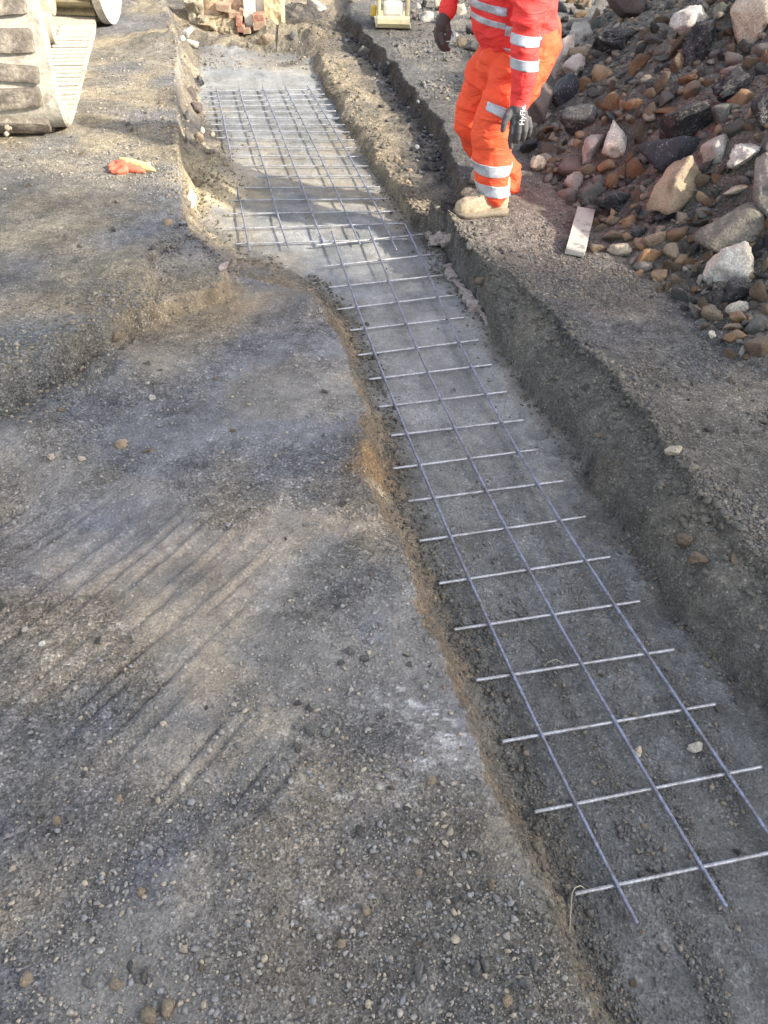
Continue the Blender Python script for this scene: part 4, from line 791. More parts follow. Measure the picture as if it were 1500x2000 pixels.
# ------------------------------------------------------------------ broken concrete edging in the right bank
def edging(pts, w, h, label, seed, mat='concrete', name='concrete_edging'):
    P = np.array([hit(a, b) for a, b in pts]); m = 40; d = np.r_[0, np.cumsum(np.linalg.norm(np.diff(P, axis=0), axis=1))]; s = np.linspace(0, d[-1], m)
    C = np.stack([np.interp(s, d, P[:, k]) for k in range(3)], 1); T_ = np.gradient(C, axis=0); T_[:, 2] = 0; T_ /= np.linalg.norm(T_, axis=1, keepdims=True); S = np.cross(T_, [0, 0, 1.])
    n = 14; th = np.arange(n) * 2 * np.pi / n; cs = np.sign(np.cos(th)) * np.abs(np.cos(th)) ** .5; sn = np.sign(np.sin(th)) * np.abs(np.sin(th)) ** .5
    env = np.clip(np.sin(np.pi * (np.arange(m) + .6) / (m + .2)) * 4, 0.05, 1)
    V_ = C[:, None] + S[:, None] * (cs * w)[None, :, None] * env[:, None, None] + np.array([0, 0, 1.])[None, None] * (sn * h)[None, :, None] * env[:, None, None]
    V_ = V_.reshape(-1, 3); dn = vnoise3(V_ * 22, seed) + .6 * vnoise3(V_ * 60, seed + 1); V_ = V_ + np.repeat(S, n, 0) * (np.floor(dn * 5) / 5 * .05 + dn * .012)[:, None] + np.array([0, 0, 1.]) * (np.floor(vnoise3(V_ * 18, seed + 2) * 5) / 5 * .045 - .012)[:, None]
    idx = np.arange(m * n).reshape(m, n); q = np.stack([idx[:-1], np.roll(idx[:-1], -1, 1), np.roll(idx[1:], -1, 1), idx[1:]], -1).reshape(-1, 4)
    return tag(link_mesh(name, V_, [tuple(a) for a in q.tolist()] + [tuple(range(n))[::-1], tuple(range((m - 1) * n, m * n))], ROCK['pink']), label, 'concrete')
edging([(873, 510), (884, 545), (908, 582), (930, 612), (952, 642)], .018, .035, 'strip of pale broken concrete along the foot of the right bank', 3)
edging([(832, 460), (852, 470), (880, 478)], .03, .03, 'short pale broken concrete lump at the bank corner near the boot', 5)

# ------------------------------------------------------------------ weathered wooden board
WOOD, nt, b = new_mat('weathered_wood'); co = texco(nt); mp = N(nt, 'ShaderNodeMapping'); mp.inputs['Scale'].default_value = (60, 5, 40); nt.links.new(co, mp.inputs[0])
g = noise(nt, 1., 5, .65, mp.outputs[0]); dk = noise(nt, 16, 3, .6, co)
c = mixc(nt, mixc(nt, (.30, .285, .26), (.44, .42, .385), g), (.13, .115, .10), ramp(nt, dk, [(.54, 0.), (.68, .75)])); nt.links.new(c, b.inputs['Base Color']); b.inputs['Roughness'].default_value = .85; add_bump(nt, b, g, .002, .5)
q = [U(1128, 407, .02), U(1163, 408, .02), U(1143, 490, .03), U(1105, 487, .03)]
ctr = sum(q) / 4; ax = (q[0] + q[1] - q[2] - q[3]) / 2; Ln = np.linalg.norm(ax); wd = np.linalg.norm(q[1] - q[0] + q[2] - q[3]) / 2
bm = bmesh.new(); add_box(bm, (0, 0, 0), (wd, Ln, .034), bev=.006, jit=.003)
bo = bm_obj('wooden_board', bm, WOOD); bo.location = (ctr[0], ctr[1], height(ctr[0], ctr[1]) + .024); bo.rotation_euler = (math.radians(-1), math.radians(3), math.atan2(ax[1], ax[0]) - math.pi / 2)
tag(bo, 'short weathered grey wooden board lying at the foot of the rubble heap', 'board')

# ------------------------------------------------------------------ remeshed soft bodies
def remesh(name, bm, mat, parent, voxel, smooth_it=4, wrinkle=None, shade=True):
    me = bpy.data.meshes.new(name); bm.to_mesh(me); bm.free(); o = bpy.data.objects.new(name, me); COL.objects.link(o)
    r = o.modifiers.new('r', 'REMESH'); r.mode = 'VOXEL'; r.voxel_size = voxel
    s = o.modifiers.new('s', 'SMOOTH'); s.factor = .5; s.iterations = smooth_it
    dg = bpy.context.evaluated_depsgraph_get(); ev = o.evaluated_get(dg); nm = bpy.data.meshes.new_from_object(ev); o.modifiers.clear(); o.data = nm; bpy.data.meshes.remove(me); nm.name = name
    nm.materials.clear(); nm.materials.append(mat)
    n = len(nm.vertices); co = np.zeros(n * 3, np.float32); nm.vertices.foreach_get('co', co); co = co.reshape(-1, 3).astype(float)
    nr = np.zeros(n * 3, np.float32); nm.vertices.foreach_get('normal', nr); nr = nr.reshape(-1, 3)
    if wrinkle is not None:
        co = co + nr * wrinkle(co)[:, None]; nm.vertices.foreach_set('co', co.astype(np.float32).ravel()); nm.update()
    nm.polygons.foreach_set('use_smooth', np.ones(len(nm.polygons), bool))
    if parent is not None: o.parent = parent
    return o
def peel(src, name, planes, test, mat, off, parent):
    """strip of tape on a garment: the garment's faces between cutting planes, lifted a little"""
    bm = bmesh.new(); bm.from_mesh(src.data); bm.normal_update()
    for co, no in planes: bmesh.ops.bisect_plane(bm, geom=bm.verts[:] + bm.edges[:] + bm.faces[:], plane_co=Vector(co), plane_no=Vector(no), clear_outer=True)
    bad = [f for f in bm.faces if not test(np.array(f.calc_center_median()))]; bmesh.ops.delete(bm, geom=bad, context='FACES')
    bm.normal_update()
    for v in bm.verts: v.co += v.normal * off
    o = bm_obj(name, bm, mat, parent, True)
    sm = o.modifiers.new('thickness', 'SOLIDIFY'); sm.thickness = .004; sm.offset = -1
    return o
def limb(bm, pts, n=20, ell=1.):
    """pts: (px, py, y, radius in photo px)"""
    W = [V(a, b, y) for a, b, y, r in pts]; rad = [r * depth_of(w) / F for w, (a, b, y, r) in zip(W, pts)]
    add_tube(bm, W, rad, n)
    for k in (0, -1): bmesh.ops.create_uvsphere(bm, u_segments=16, v_segments=10, radius=rad[k] * .97, matrix=Matrix.Translation(W[k]))
def fabric(name, c, c2, rough=.75):
    m, nt, b = new_mat(name); co = texco(nt); n1 = noise(nt, 9, 4, .6, co); n2 = noise(nt, 420, 2, .5, co)
    k = mixc(nt, c, c2, ramp(nt, n1, [(.42, 0.), (.68, 1.)]))
    k = mixc(nt, k, (.34, .14, .07), ramp(nt, noise(nt, 5, 6, .75, co), [(.58, 0.), (.72, .45)]))      # grubby marks
    nt.links.new(k, b.inputs['Base Color']); b.inputs['Roughness'].default_value = rough; b.inputs['Specular IOR Level'].default_value = .2
    mp = N(nt, 'ShaderNodeMapping'); mp.inputs['Scale'].default_value = (8, 8, 19); mp.inputs['Rotation'].default_value = (0, .45, 0); nt.links.new(co, mp.inputs[0])
    w = N(nt, 'ShaderNodeTexNoise', Scale=1., Detail=3., Roughness=.5, Distortion=.8); nt.links.new(mp.outputs[0], w.inputs['Vector'])
    ab = N(nt, 'ShaderNodeMath', operation='ABSOLUTE'); sb = N(nt, 'ShaderNodeMath', operation='SUBTRACT'); nt.links.new(w.outputs[0], sb.inputs[0]); sb.inputs[1].default_value = .5; nt.links.new(sb.outputs[0], ab.inputs[0])
    p = add_bump(nt, b, n2, .0012, .4); add_bump(nt, b, ab.outputs[0], .05, .55, p); return m
ORANGE = fabric('hi_vis_orange_cloth', (.95, .12, .05), (.88, .095, .045)); REDOR = fabric('hi_vis_red_cloth', (.93, .07, .065), (.86, .06, .055))
REFL = flat_mat('reflective_tape', (.50, .53, .57), .38, 30, .2, .001, .25, (.42, .45, .50)); GLOVE = flat_mat('dark_glove_knit', (.085, .082, .085), .8, 120, .25, .002)
GLOVE2 = flat_mat('glove_coating_brown', (.07, .045, .045), .7, 80, .25, .002)
BOOT = flat_mat('dusty_tan_suede', (.42, .34, .24), .9, 18, .2, .003, 0, (.33, .26, .18)); SOLE = flat_mat('boot_sole', (.18, .15, .115), .9, 30, .25, .002)
SKIN = flat_mat('skin', (.45, .26, .19), .55, 30, .1, .0005)
YW = float(U(940, 412)[1])
foot = hit(940, 412)
person = thing('person', 'worker in orange hi-vis trousers and red-orange jacket stepping along the right bank, dark gloves', 'person', (0, 0, 0))
YN, YFAR = YW, YW + .30
def folds(k, s):
    def f(co):
        q = co + .04 * np.stack([vnoise3(co * 6, 31 + s), vnoise3(co * 6, 32 + s), vnoise3(co * 6, 33 + s)], 1)
        a = 1 - 2 * np.abs(vnoise3(q @ np.array([[1, 0, .5], [0, 1, .2], [-.5, 0, 1.]]) * [5, 5, 15] + 3 * s, 5 + s)) * 2     # ridged drapes
        b = 1 - 2 * np.abs(vnoise3(q @ np.array([[1, 0, -.6], [0, 1, 0], [.6, 0, 1.]]) * [7, 7, 22], 9 + s)) * 2
        return k * (.6 * a + .35 * b - .35)
    return f
# trousers: pelvis, near (left) leg, far (right) leg
bm = bmesh.new()
limb(bm, [(1032, 40, YN + .13, 58), (1036, 85, YN + .13, 62), (1022, 118, YN + .12, 58)])
limb(bm, [(1038, 95, YN + .08, 58), (1010, 150, YN + .05, 54), (985, 195, YN + .02, 46), (966, 235, YN, 40), (961, 262, YN, 38), (960, 295, YN, 38), (962, 330, YN, 35), (963, 352, YN, 32), (965, 376, YN - .01, 29)])
limb(bm, [(1000, 95, YFAR - .06, 54), (955, 150, YFAR - .03, 48), (936, 195, YFAR, 42), (926, 240, YFAR, 39), (942, 275, YFAR + .05, 36), (968, 312, YFAR + .05, 33), (988, 338, YFAR + .05, 30), (993, 360, YFAR + .05, 27)])
limb(bm, [(1005, 85, YN + .15, 62), (985, 118, YN + .16, 52), (965, 150, YN + .2, 40)])
trous = remesh('trousers', bm, ORANGE, person, .007, 5, folds(.017, 1))
# jacket: torso, two sleeves
bm = bmesh.new()
limb(bm, [(1022, 62, YN + .12, 72), (1005, 20, YN + .12, 84), (995, -40, YN + .11, 88), (978, -100, YN + .1, 80), (962, -150, YN + .1, 60)], 24)
limb(bm, [(985, 40, YN + .14, 64), (972, 78, YN + .14, 36)], 20)
limb(bm, [(1010, -120, YN - .04, 42), (1024, -60, YN - .1, 42), (1032, 0, YN - .14, 36), (1030, 45, YN - .16, 31), (1027, 85, YN - .17, 28), (1026, 120, YN - .17, 27), (1022, 155, YN - .17, 26), (1016, 188, YN - .17, 22)])
limb(bm, [(940, -130, YN + .22, 40), (912, -80, YN + .24, 34), (890, -35, YN + .22, 26), (876, 12, YN + .2, 19)])
jack = remesh('jacket', bm, REDOR, person, .007, 5, folds(.015, 4))
# cuffs
bm = bmesh.new(); limb(bm, [(1016, 190, YN - .17, 19), (1013, 209, YN - .17, 18.5)]); remesh('cuff', bm, REDOR, person, .005, 2, folds(.004, 6))
bm = bmesh.new(); limb(bm, [(876, 10, YN + .2, 18), (874, 22, YN + .2, 17)]); remesh('cuff', bm, REDOR, person, .005, 2, folds(.004, 7))
# thigh pocket flap
def ray_planes(pk, inner):
    out = []
    for (a, b_), (c_, d_) in zip(pk, pk[1:] + pk[:1]):
        no = Vector(np.cross(ray(a, b_), ray(c_, d_))).normalized()
        if no.dot(Vector(ray(*inner))) > 0: no = -no
        out.append(((0, 0, CH), no))
    return out
peel(trous, 'thigh_pocket', ray_planes([(950, 178), (1000, 188), (994, 242), (938, 232)], (970, 212)), lambda c: c[1] < YN + .06, ORANGE, .007, person)
# reflective tape
def zb(py0, py1, y, tilt=0.):
    """two cutting planes, a band between two photo rows at depth y"""
    return [(V(960, py0, y), (tilt, 0, 1)), (V(960, py1, y), (-tilt, 0, -1))]
for a, b_ in ((312, 334), (353, 374)): peel(trous, 'reflective_band', zb(a, b_, YN, .06), lambda c: c[1] < YN + .11 and c[2] < .5, REFL, .003, person)
pk = [(955, 198), (990, 211), (985, 232), (950, 215)]; pkp = []
for (a, b_), (c_, d_) in zip(pk, pk[1:] + pk[:1]):
    no = Vector(np.cross(ray(a, b_), ray(c_, d_))).normalized()
    if no.dot(Vector(ray(970, 214))) > 0: no = -no
    pkp.append(((0, 0, CH), no))
peel(trous, 'reflective_band', pkp, lambda c: c[1] < YN + .05, REFL, .0095, person)
xa0, xa1 = V(990, 80, YN - .17)[0], V(1066, 80, YN - .17)[0]
arm_sel = lambda c: c[1] < YN - .03 and xa0 < c[0] < xa1
for a, b_ in ((56, 77), (104, 125)): peel(jack, 'reflective_band', zb(a, b_, YN - .17, .1), arm_sel, REFL, .003, person)
xt1 = V(1004, 20, YN)[0]
for a, b_ in ((-4, 12), (26, 38)): peel(jack, 'reflective_band', zb(a, b_, YN + .1, .12), lambda c: not arm_sel(c) and c[0] < xt1 and c[1] < YN + .16, REFL, .003, person)
# gloves with separate fingers
def hand(name, mat, fingers, palm, voxel=.0032):
    bm = bmesh.new()
    for pts in palm: limb(bm, pts, 16)
    for pts in fingers: limb(bm, pts, 12)
    return remesh(name, bm, mat, person, voxel, 2)
yh = YN - .19
gl = hand('glove', GLOVE,
     [[(1003, 236, yh, 7.5), (1000, 258, yh - .005, 6.6), (997, 274, yh + .005, 6), (998, 287, yh + .012, 5)],       # index, longest in view
      [(1014, 240, yh - .012, 7), (1013, 258, yh - .016, 6.2), (1011, 270, yh - .008, 5.6), (1010, 276, yh + .01, 5)],
      [(1024, 238, yh - .012, 6.8), (1025, 256, yh - .016, 6), (1023, 267, yh - .006, 5.4), (1021, 272, yh + .01, 5)],
      [(1032, 233, yh, 6.2), (1035, 248, yh - .002, 5.4), (1034, 258, yh + .006, 5), (1032, 264, yh + .02, 4.4)],
      [(1000, 216, yh + .005, 9), (991, 227, yh - .01, 8), (985, 240, yh - .015, 6.8), (982, 254, yh - .012, 5.4)]],   # thumb
     [[(1012, 206, yh + .015, 16), (1013, 220, yh + .01, 17), (1010, 232, yh, 10)], [(1016, 222, yh + .004, 15), (1022, 236, yh, 11)], [(1006, 222, yh + .004, 12), (1004, 238, yh, 9)]])
yh2 = YN + .19
gr = hand('glove', GLOVE2,
     [[(856, 66, yh2, 6.6), (857, 82, yh2, 6), (862, 92, yh2, 5.2), (868, 97, yh2, 4.4)], [(862, 70, yh2 - .02, 6.6), (866, 86, yh2 - .03, 5.8), (872, 94, yh2 - .02, 5), (876, 96, yh2, 4.2)],
      [(854, 62, yh2 + .02, 6.2), (854, 78, yh2 + .03, 5.6), (860, 88, yh2 + .03, 4.8), (867, 90, yh2 + .02, 4.2)], [(852, 58, yh2 + .035, 5.6), (852, 70, yh2 + .05, 5), (857, 79, yh2 + .05, 4.4), (864, 81, yh2 + .04, 4)],
      [(872, 48, yh2 - .01, 7.5), (876, 60, yh2 - .02, 6.4), (876, 72, yh2 - .02, 5.4), (874, 82, yh2 - .01, 4.6)]],
     [[(873, 20, yh2, 12), (869, 34, yh2, 12.5), (863, 48, yh2, 14), (860, 62, yh2, 10)]])
# white lettering on the back of the near glove
cu = bpy.data.curves.new('lettering', 'FONT'); cu.body = 'HyFlex'; cu.size = .034; cu.extrude = .0004; cu.align_x = 'CENTER'; cu.align_y = 'CENTER'
to = bpy.data.objects.new('lettering', cu); COL.objects.link(to); dg = bpy.context.evaluated_depsgraph_get(); tm = bpy.data.meshes.new_from_object(to.evaluated_get(dg)); bpy.data.objects.remove(to)
lt = bpy.data.objects.new('lettering', tm); COL.objects.link(lt); tm.materials.clear(); tm.materials.append(flat_mat('white_print', (.62, .62, .62), .6, 40, .1, 0)); lt.parent = gl
bpy.context.view_layer.update()
lp = V(1021, 222, yh - .05); d0 = (lp - np.array([0, 0, CH])); ok, loc, nrm, _ = gl.ray_cast(Vector((0, 0, CH)), Vector(d0).normalized())
if ok:
    upd = (Vector((0.05, 0, 1)) - nrm * nrm.dot(Vector((0.05, 0, 1)))).normalized(); xa = upd; za = nrm; ya = za.cross(xa)
    lt.matrix_local = Matrix.Translation(loc + nrm * .002) @ Matrix((xa, ya, za)).transposed().to_4x4()
# boots
def boot(toe, heel, ys, gz, name='boot'):
    a = V(*toe, ys[0]); h = V(*heel, ys[1]); a[2] = h[2] = gz; d = Vector(h - a); Ln = d.length; d.normalize(); s = d.cross(Vector((0, 0, 1)))
    def ring(t, w, h0, h1, n=16):
        c = Vector(a) + d * (Ln * t); out = []
        for k in range(n):
            th = 2 * math.pi * k / n; x = math.copysign(abs(math.cos(th)) ** .75, math.cos(th)); y = math.copysign(abs(math.sin(th)) ** .75, math.sin(th))
            out.append(bm.verts.new(c + s * (x * w) + Vector((0, 0, (h0 + h1) / 2 + y * (h1 - h0) / 2))))
        return out
    bm = bmesh.new(); secs = [(0.0, .022, .016, .05), (.05, .038, .012, .075), (.15, .047, .012, .088), (.3, .05, .012, .098), (.45, .046, .012, .115), (.6, .042, .012, .15), (.75, .042, .012, .20), (.9, .040, .012, .20), (1.0, .03, .014, .19)]
    rs = [ring(*q) for q in secs]
    for p, q in zip(rs, rs[1:]):
        for k in range(16): bm.faces.new((p[k], p[(k + 1) % 16], q[(k + 1) % 16], q[k]))
    bm.faces.new(rs[0][::-1]); bm.faces.new(rs[-1]); bmesh.ops.recalc_face_normals(bm, faces=bm.faces)
    bo = remesh(name, bm, BOOT, person, .005, 4, lambda co: .004 * vnoise3(co * 45, 3) + .003 * vnoise3(co * [20, 20, 60], 4))
    bm = bmesh.new(); secs = [(-.02, .026), (.04, .042), (.15, .051), (.3, .054), (.5, .047), (.7, .042), (.9, .044), (1., .038), (1.03, .026)]
    lo = []; hi = []
    for t, w in secs:
        c = Vector(a) + d * (Ln * t); e = .012 if t < .05 else 0
        lo.append((bm.verts.new(c - s * w + Vector((0, 0, e))), bm.verts.new(c + s * w + Vector((0, 0, e))))); hi.append((bm.verts.new(c - s * w * .96 + Vector((0, 0, .03))), bm.verts.new(c + s * w * .96 + Vector((0, 0, .03)))))
    for k in range(len(secs) - 1):
        bm.faces.new((lo[k][0], lo[k][1], lo[k + 1][1], lo[k + 1][0])); bm.faces.new((hi[k][0], hi[k + 1][0], hi[k + 1][1], hi[k][1]))
        bm.faces.new((lo[k][0], lo[k + 1][0], hi[k + 1][0], hi[k][0])); bm.faces.new((lo[k][1], hi[k][1], hi[k + 1][1], lo[k + 1][1]))
    bm.faces.new((lo[0][0], hi[0][0], hi[0][1], lo[0][1])); bm.faces.new((lo[-1][1], hi[-1][1], hi[-1][0], lo[-1][0]))
    bm_obj('sole', bm, SOLE, bo, True)
    bm = bmesh.new()
    for t, hh in ((.42, .118), (.48, .13), (.54, .143)):
        c = Vector(a) + d * (Ln * t); add_tube(bm, [c + s * w + Vector((0, 0, hh - abs(w) * .35)) for w in (-.03, -.015, 0, .015, .03)], .003, 6)
    bm_obj('lace', bm, SOLE, bo, True)
g0 = hit(925, 422); gz = float(np.max([height(np.array([g0[0] + q]), np.array([g0[1] + r]))[0] for q in (-.1, 0, .1, .2) for r in (-.03, .03)])) - .012
boot((890, 412), (988, 405), (g0[1] - .02, g0[1] + .05), gz)
yb = YFAR + .08; bz = float(height(np.array([V(985, 385, yb)[0]]), np.array([yb]))[0]); boot((925, 380), (968, 367), (yb, yb + .21), bz)
# body under the clothes: neck, head with face (beyond the top of the picture), one continuous skin
hc = V(935, -215, YN + .1); sc = depth_of(hc) / F
bm = bmesh.new(); limb(bm, [(1000, 20, YN + .11, 60), (985, -60, YN + .1, 62), (968, -130, YN + .1, 46), (955, -165, YN + .1, 22), (945, -195, YN + .1, 20)], 20)
Hm = Matrix.Translation(hc) @ Matrix.Rotation(math.radians(-35), 4, 'Y')
bmesh.ops.create_uvsphere(bm, u_segments=28, v_segments=20, radius=1, matrix=Hm @ Matrix.Diagonal((.098, .076, .118, 1)))
bmesh.ops.create_uvsphere(bm, u_segments=20, v_segments=14, radius=1, matrix=Hm @ Matrix.Translation((-.045, 0, -.07)) @ Matrix.Diagonal((.05, .055, .05, 1)))   # jaw
bmesh.ops.create_uvsphere(bm, u_segments=12, v_segments=8, radius=1, matrix=Hm @ Matrix.Translation((-.102, 0, -.015)) @ Matrix.Diagonal((.022, .014, .026, 1)))  # nose
for s in (-1, 1): bmesh.ops.create_uvsphere(bm, u_segments=12, v_segments=8, radius=1, matrix=Hm @ Matrix.Translation((.01, s * .075, -.01)) @ Matrix.Diagonal((.02, .012, .032, 1)))
body = remesh('body', bm, SKIN, person, .011, 2)
bm = bmesh.new()
for s in (-1, 1): bmesh.ops.create_uvsphere(bm, u_segments=12, v_segments=8, radius=.012, matrix=Hm @ Matrix.Translation((-.087, s * .032, .012)))
bm_obj('eye', bm, flat_mat('eye_white', (.7, .7, .7), .3, 30, .05, 0), body, True)
bm = bmesh.new(); bmesh.ops.create_uvsphere(bm, u_segments=12, v_segments=8, radius=1, matrix=Hm @ Matrix.Translation((-.092, 0, -.065)) @ Matrix.Diagonal((.008, .024, .006, 1))); bm_obj('mouth', bm, flat_mat('lips', (.4, .15, .13), .5, 30, .05, 0), body, True)
bm = bmesh.new(); bmesh.ops.create_uvsphere(bm, u_segments=28, v_segments=16, radius=1, matrix=Hm @ Matrix.Translation((.01, 0, .045)) @ Matrix.Diagonal((.125, .105, .095, 1)))
add_inv = Hm.inverted(); bmesh.ops.delete(bm, geom=[v for v in bm.verts if (add_inv @ v.co).z < .04], context='VERTS'); ho = bm_obj('hard_hat', bm, flat_mat('white_plastic', (.75, .75, .74), .35, 20, .05, 0), person, True); sm = ho.modifiers.new('t', 'SOLIDIFY'); sm.thickness = .004
# white curved strip in the far hand
bm = bmesh.new(); P_ = [(884, 58), (890, 63), (892, 71), (888, 79), (881, 83), (872, 83)]; W_ = [5, 6, 6, 6, 5, 3]
a = [V(x - 1.5, y - w * .4, yh2 - .03) for (x, y), w in zip(P_, W_)]; c = [V(x - 7, y + 1, yh2 - .01) for (x, y), w in zip(P_, W_)]
va = [bm.verts.new(q) for q in a]; vc = [bm.verts.new(q) for q in c]
for k in range(5): bm.faces.new((va[k], va[k + 1], vc[k + 1], vc[k]))
so = bm_obj('tape_strip', bm, flat_mat('white_tape', (.78, .78, .8), .5, 30, .05, 0), None, True); sm = so.modifiers.new('t', 'SOLIDIFY'); sm.thickness = .003
tag(so, "small curved white strip held in the worker's right glove", 'strip')

# ------------------------------------------------------------------ lost work glove on the left ground
GO = flat_mat('coral_glove_rubber', (.52, .12, .07), .7, 40, .2, .003, 0, (.46, .15, .09)); GY = flat_mat('yellow_glove_cuff', (.50, .41, .17), .8, 40, .2, .003, 0, (.50, .43, .27))
gp = hit(258, 332); gk = depth_of(gp) / F
lg = thing('work_glove', 'crumpled coral and pale yellow work glove lying on the left ground', 'glove')
def gl_l(pts, nm, mat):
    bm = bmesh.new()
    for ch in pts:
        W = []
        for a, b_, r, h in ch:
            w = hit(a, b_); W.append((Vector((w[0], w[1], gp[2] + h * .65)), r * gk))
        add_tube(bm, [w for w, r in W], [r for w, r in W], 14)
        for k in (0, -1): bmesh.ops.create_uvsphere(bm, u_segments=12, v_segments=8, radius=W[k][1] * .97, matrix=Matrix.Translation(W[k][0]))
    return remesh(nm, bm, mat, lg, .004, 2, lambda co: .004 * vnoise3(co * 50, 3))
gl_l([[(240, 334, 9, .03), (228, 335, 6.5, .025), (217, 337, 5, .015)], [(242, 330, 8, .035), (228, 328, 6, .03), (216, 331, 5, .02)], [(245, 338, 8, .02), (232, 341, 5.5, .012), (221, 341, 4.5, .01)], [(240, 334, 9, .028), (262, 336, 8, .02), (280, 338, 5, .012)]], 'glove_palm', GO)
gl_l([[(238, 324, 5, .045), (252, 326, 8, .04), (270, 329, 9, .03), (284, 332, 8, .022), (297, 335, 5.5, .015), (303, 336, 3, .012)], [(282, 330, 5, .03), (292, 327, 4, .035)]], 'glove_cuff', GY)

# ------------------------------------------------------------------ digger: crawler track
MUD = flat_mat('dried_pale_mud', (.40, .375, .32), .9, 9, .2, .008, 0, (.24, .21, .17), .5, .66); SHOE = flat_mat('muddy_rubber_lug', (.125, .108, .09), .85, 11, .3, .01, 0, (.26, .23, .19), .48, .62)
PALE = flat_mat('pale_dusty_steel', (.47, .45, .41), .8, 12, .15, .003, 0, (.36, .335, .29)); DUSTY = flat_mat('tan_dusty_steel', (.42, .34, .27), .8, 14, .15, .002, 0, (.34, .28, .22)); CLOD = flat_mat('clinging_clods', (.2, .165, .125), .95, 25, .3, .006, 0, (.4, .35, .28))
fr = hit(138, 277); dr = np.array(hit(178, 110)[:2]) - fr[:2]; rzT = math.atan2(dr[1], dr[0]) - math.pi / 2
dig = thing('excavator', 'pale mud-caked crawler track of a digger at the upper left', 'digger', (fr[0] - .01, fr[1], height(fr[0], fr[1]) - .01), rzT)
LT, HT, WT = 2.9, .92, .62
def loop_pt(u):
    """rounded-square track loop, u in 0..1, front at y=0"""
    th = 2 * math.pi * u; n = .42; c, s = math.cos(th), math.sin(th)
    return Vector((0, LT / 2 + math.copysign(abs(c) ** (n * .55), c) * LT / 2, HT / 2 + math.copysign(abs(s) ** n, s) * HT / 2))
M_ = 700; LP = [loop_pt(k / M_) for k in range(M_)]; cum = [0]
for k in range(M_): cum.append(cum[-1] + (LP[(k + 1) % M_] - LP[k]).length)
def at_len(s):
    s %= cum[-1]; k = int(np.searchsorted(cum, s)) - 1; k = max(0, min(k, M_ - 1)); t = (s - cum[k]) / max(1e-9, cum[k + 1] - cum[k]); return LP[k].lerp(LP[(k + 1) % M_], t)
NS = 48; st = cum[-1] / NS
# belt with ribs on its side faces
bm = bmesh.new(); m = 300; rings = []
for k in range(m):
    s = cum[-1] * k / m; p = at_len(s); t = (at_len(s + .02) - at_len(s - .02)).normalized(); nrm = Vector((0, t.z, -t.y))
    if nrm.dot(p - Vector((0, LT / 2, HT / 2))) < 0: nrm = -nrm
    j = .004 * (1 if k % 3 else -1)
    rings.append([bm.verts.new(p + Vector((x, 0, 0)) - nrm * o_) for x, o_ in ((0 , .012), (-.012, .0), (-WT + .012, 0), (-WT, .012), (-WT, .055), (-.0, .055 + j * .5))])
for k in range(m):
    a, b_ = rings[k], rings[(k + 1) % m]
    for i in range(6): bm.faces.new((a[i], a[(i + 1) % 6], b_[(i + 1) % 6], b_[i]))
bmesh.ops.recalc_face_normals(bm, faces=bm.faces); bm_obj('track_belt', bm, MUD, dig, False)
# grouser ribs across the inner side of the lower run, seen from above, and tread lugs outside
bm0 = bmesh.new(); add_box(bm0, (0, 0, 0), (.26, .03, .014), bev=.004); rib0 = bmesh.new()
ribmesh = bpy.data.meshes.new('track_rib'); bm0.to_mesh(ribmesh); bm0.free(); rib0.free(); ribmesh.materials.append(PALE)
for k in range(26):
    o = bpy.data.objects.new('track_rib', ribmesh); COL.objects.link(o); o.parent = dig; o.location = (-.135, .16 + k * .1, .064)
rs = random.Random(4)
for k in range(NS):
    s = (k + .5) * st; p = at_len(s); t = (at_len(s + .02) - at_len(s - .02)).normalized(); nrm = Vector((0, t.z, -t.y))
    if nrm.dot(p - Vector((0, LT / 2, HT / 2))) < 0: nrm = -nrm
    if p.y > 1.3 and p.z < .2: continue
    bm = bmesh.new(); hgt = st * rs.uniform(.62, .82); add_box(bm, (0, 0, 0), (WT - rs.uniform(.05, .12), hgt, .05), bev=.02)
    bmesh.ops.subdivide_edges(bm, edges=bm.edges[:], cuts=4, use_grid_fill=True)
    for v in bm.verts: v.co += Vector([.012 * float(q) for q in (vnoise3(np.array([[v.co.x * 9 + k, v.co.y * 20, v.co.z * 20]]), 3)[0], vnoise3(np.array([[v.co.x * 9, v.co.y * 20 + k, v.co.z * 20]]), 5)[0] * 2, vnoise3(np.array([[v.co.x * 12, v.co.y * 12, k]]), 7)[0] * 1.5)])
    o = bm_obj('track_lug', bm, SHOE, dig, True); xa = Vector((1, 0, 0)); za = nrm; ya = za.cross(xa); o.matrix_local = Matrix.Translation(p + nrm * .002 + Vector((-WT / 2 - .03, 0, 0))) @ Matrix((xa, ya, za)).transposed().to_4x4() @ Matrix.Rotation(rs.uniform(-.09, .09), 4, 'Z')
# frame, rollers, brackets
bm = bmesh.new(); add_box(bm, (-.40, LT / 2, .46), (.22, LT - .75, .34), bev=.03); bm_obj('track_frame', bm, PALE, dig)
bm = bmesh.new(); add_box(bm, (-.27, LT / 2, .33), (.05, LT - .9, .10), bev=.015); bm_obj('guard_rail', bm, PALE, dig)
for yy in (.34, LT - .4):
    bm = bmesh.new(); bmesh.ops.create_cone(bm, cap_ends=True, segments=40, radius1=.30, radius2=.30, depth=.12, matrix=Matrix.Translation((-.33, yy, HT / 2)) @ Matrix.Rotation(math.pi / 2, 4, 'Y')); io = bm_obj('idler_wheel', bm, DUSTY, dig)
    bm = bmesh.new(); bmesh.ops.create_cone(bm, cap_ends=True, segments=24, radius1=.12, radius2=.10, depth=.1, matrix=Matrix.Translation((-.25, yy, HT / 2)) @ Matrix.Rotation(math.pi / 2, 4, 'Y')); bm_obj('hub', bm, DUSTY, io)
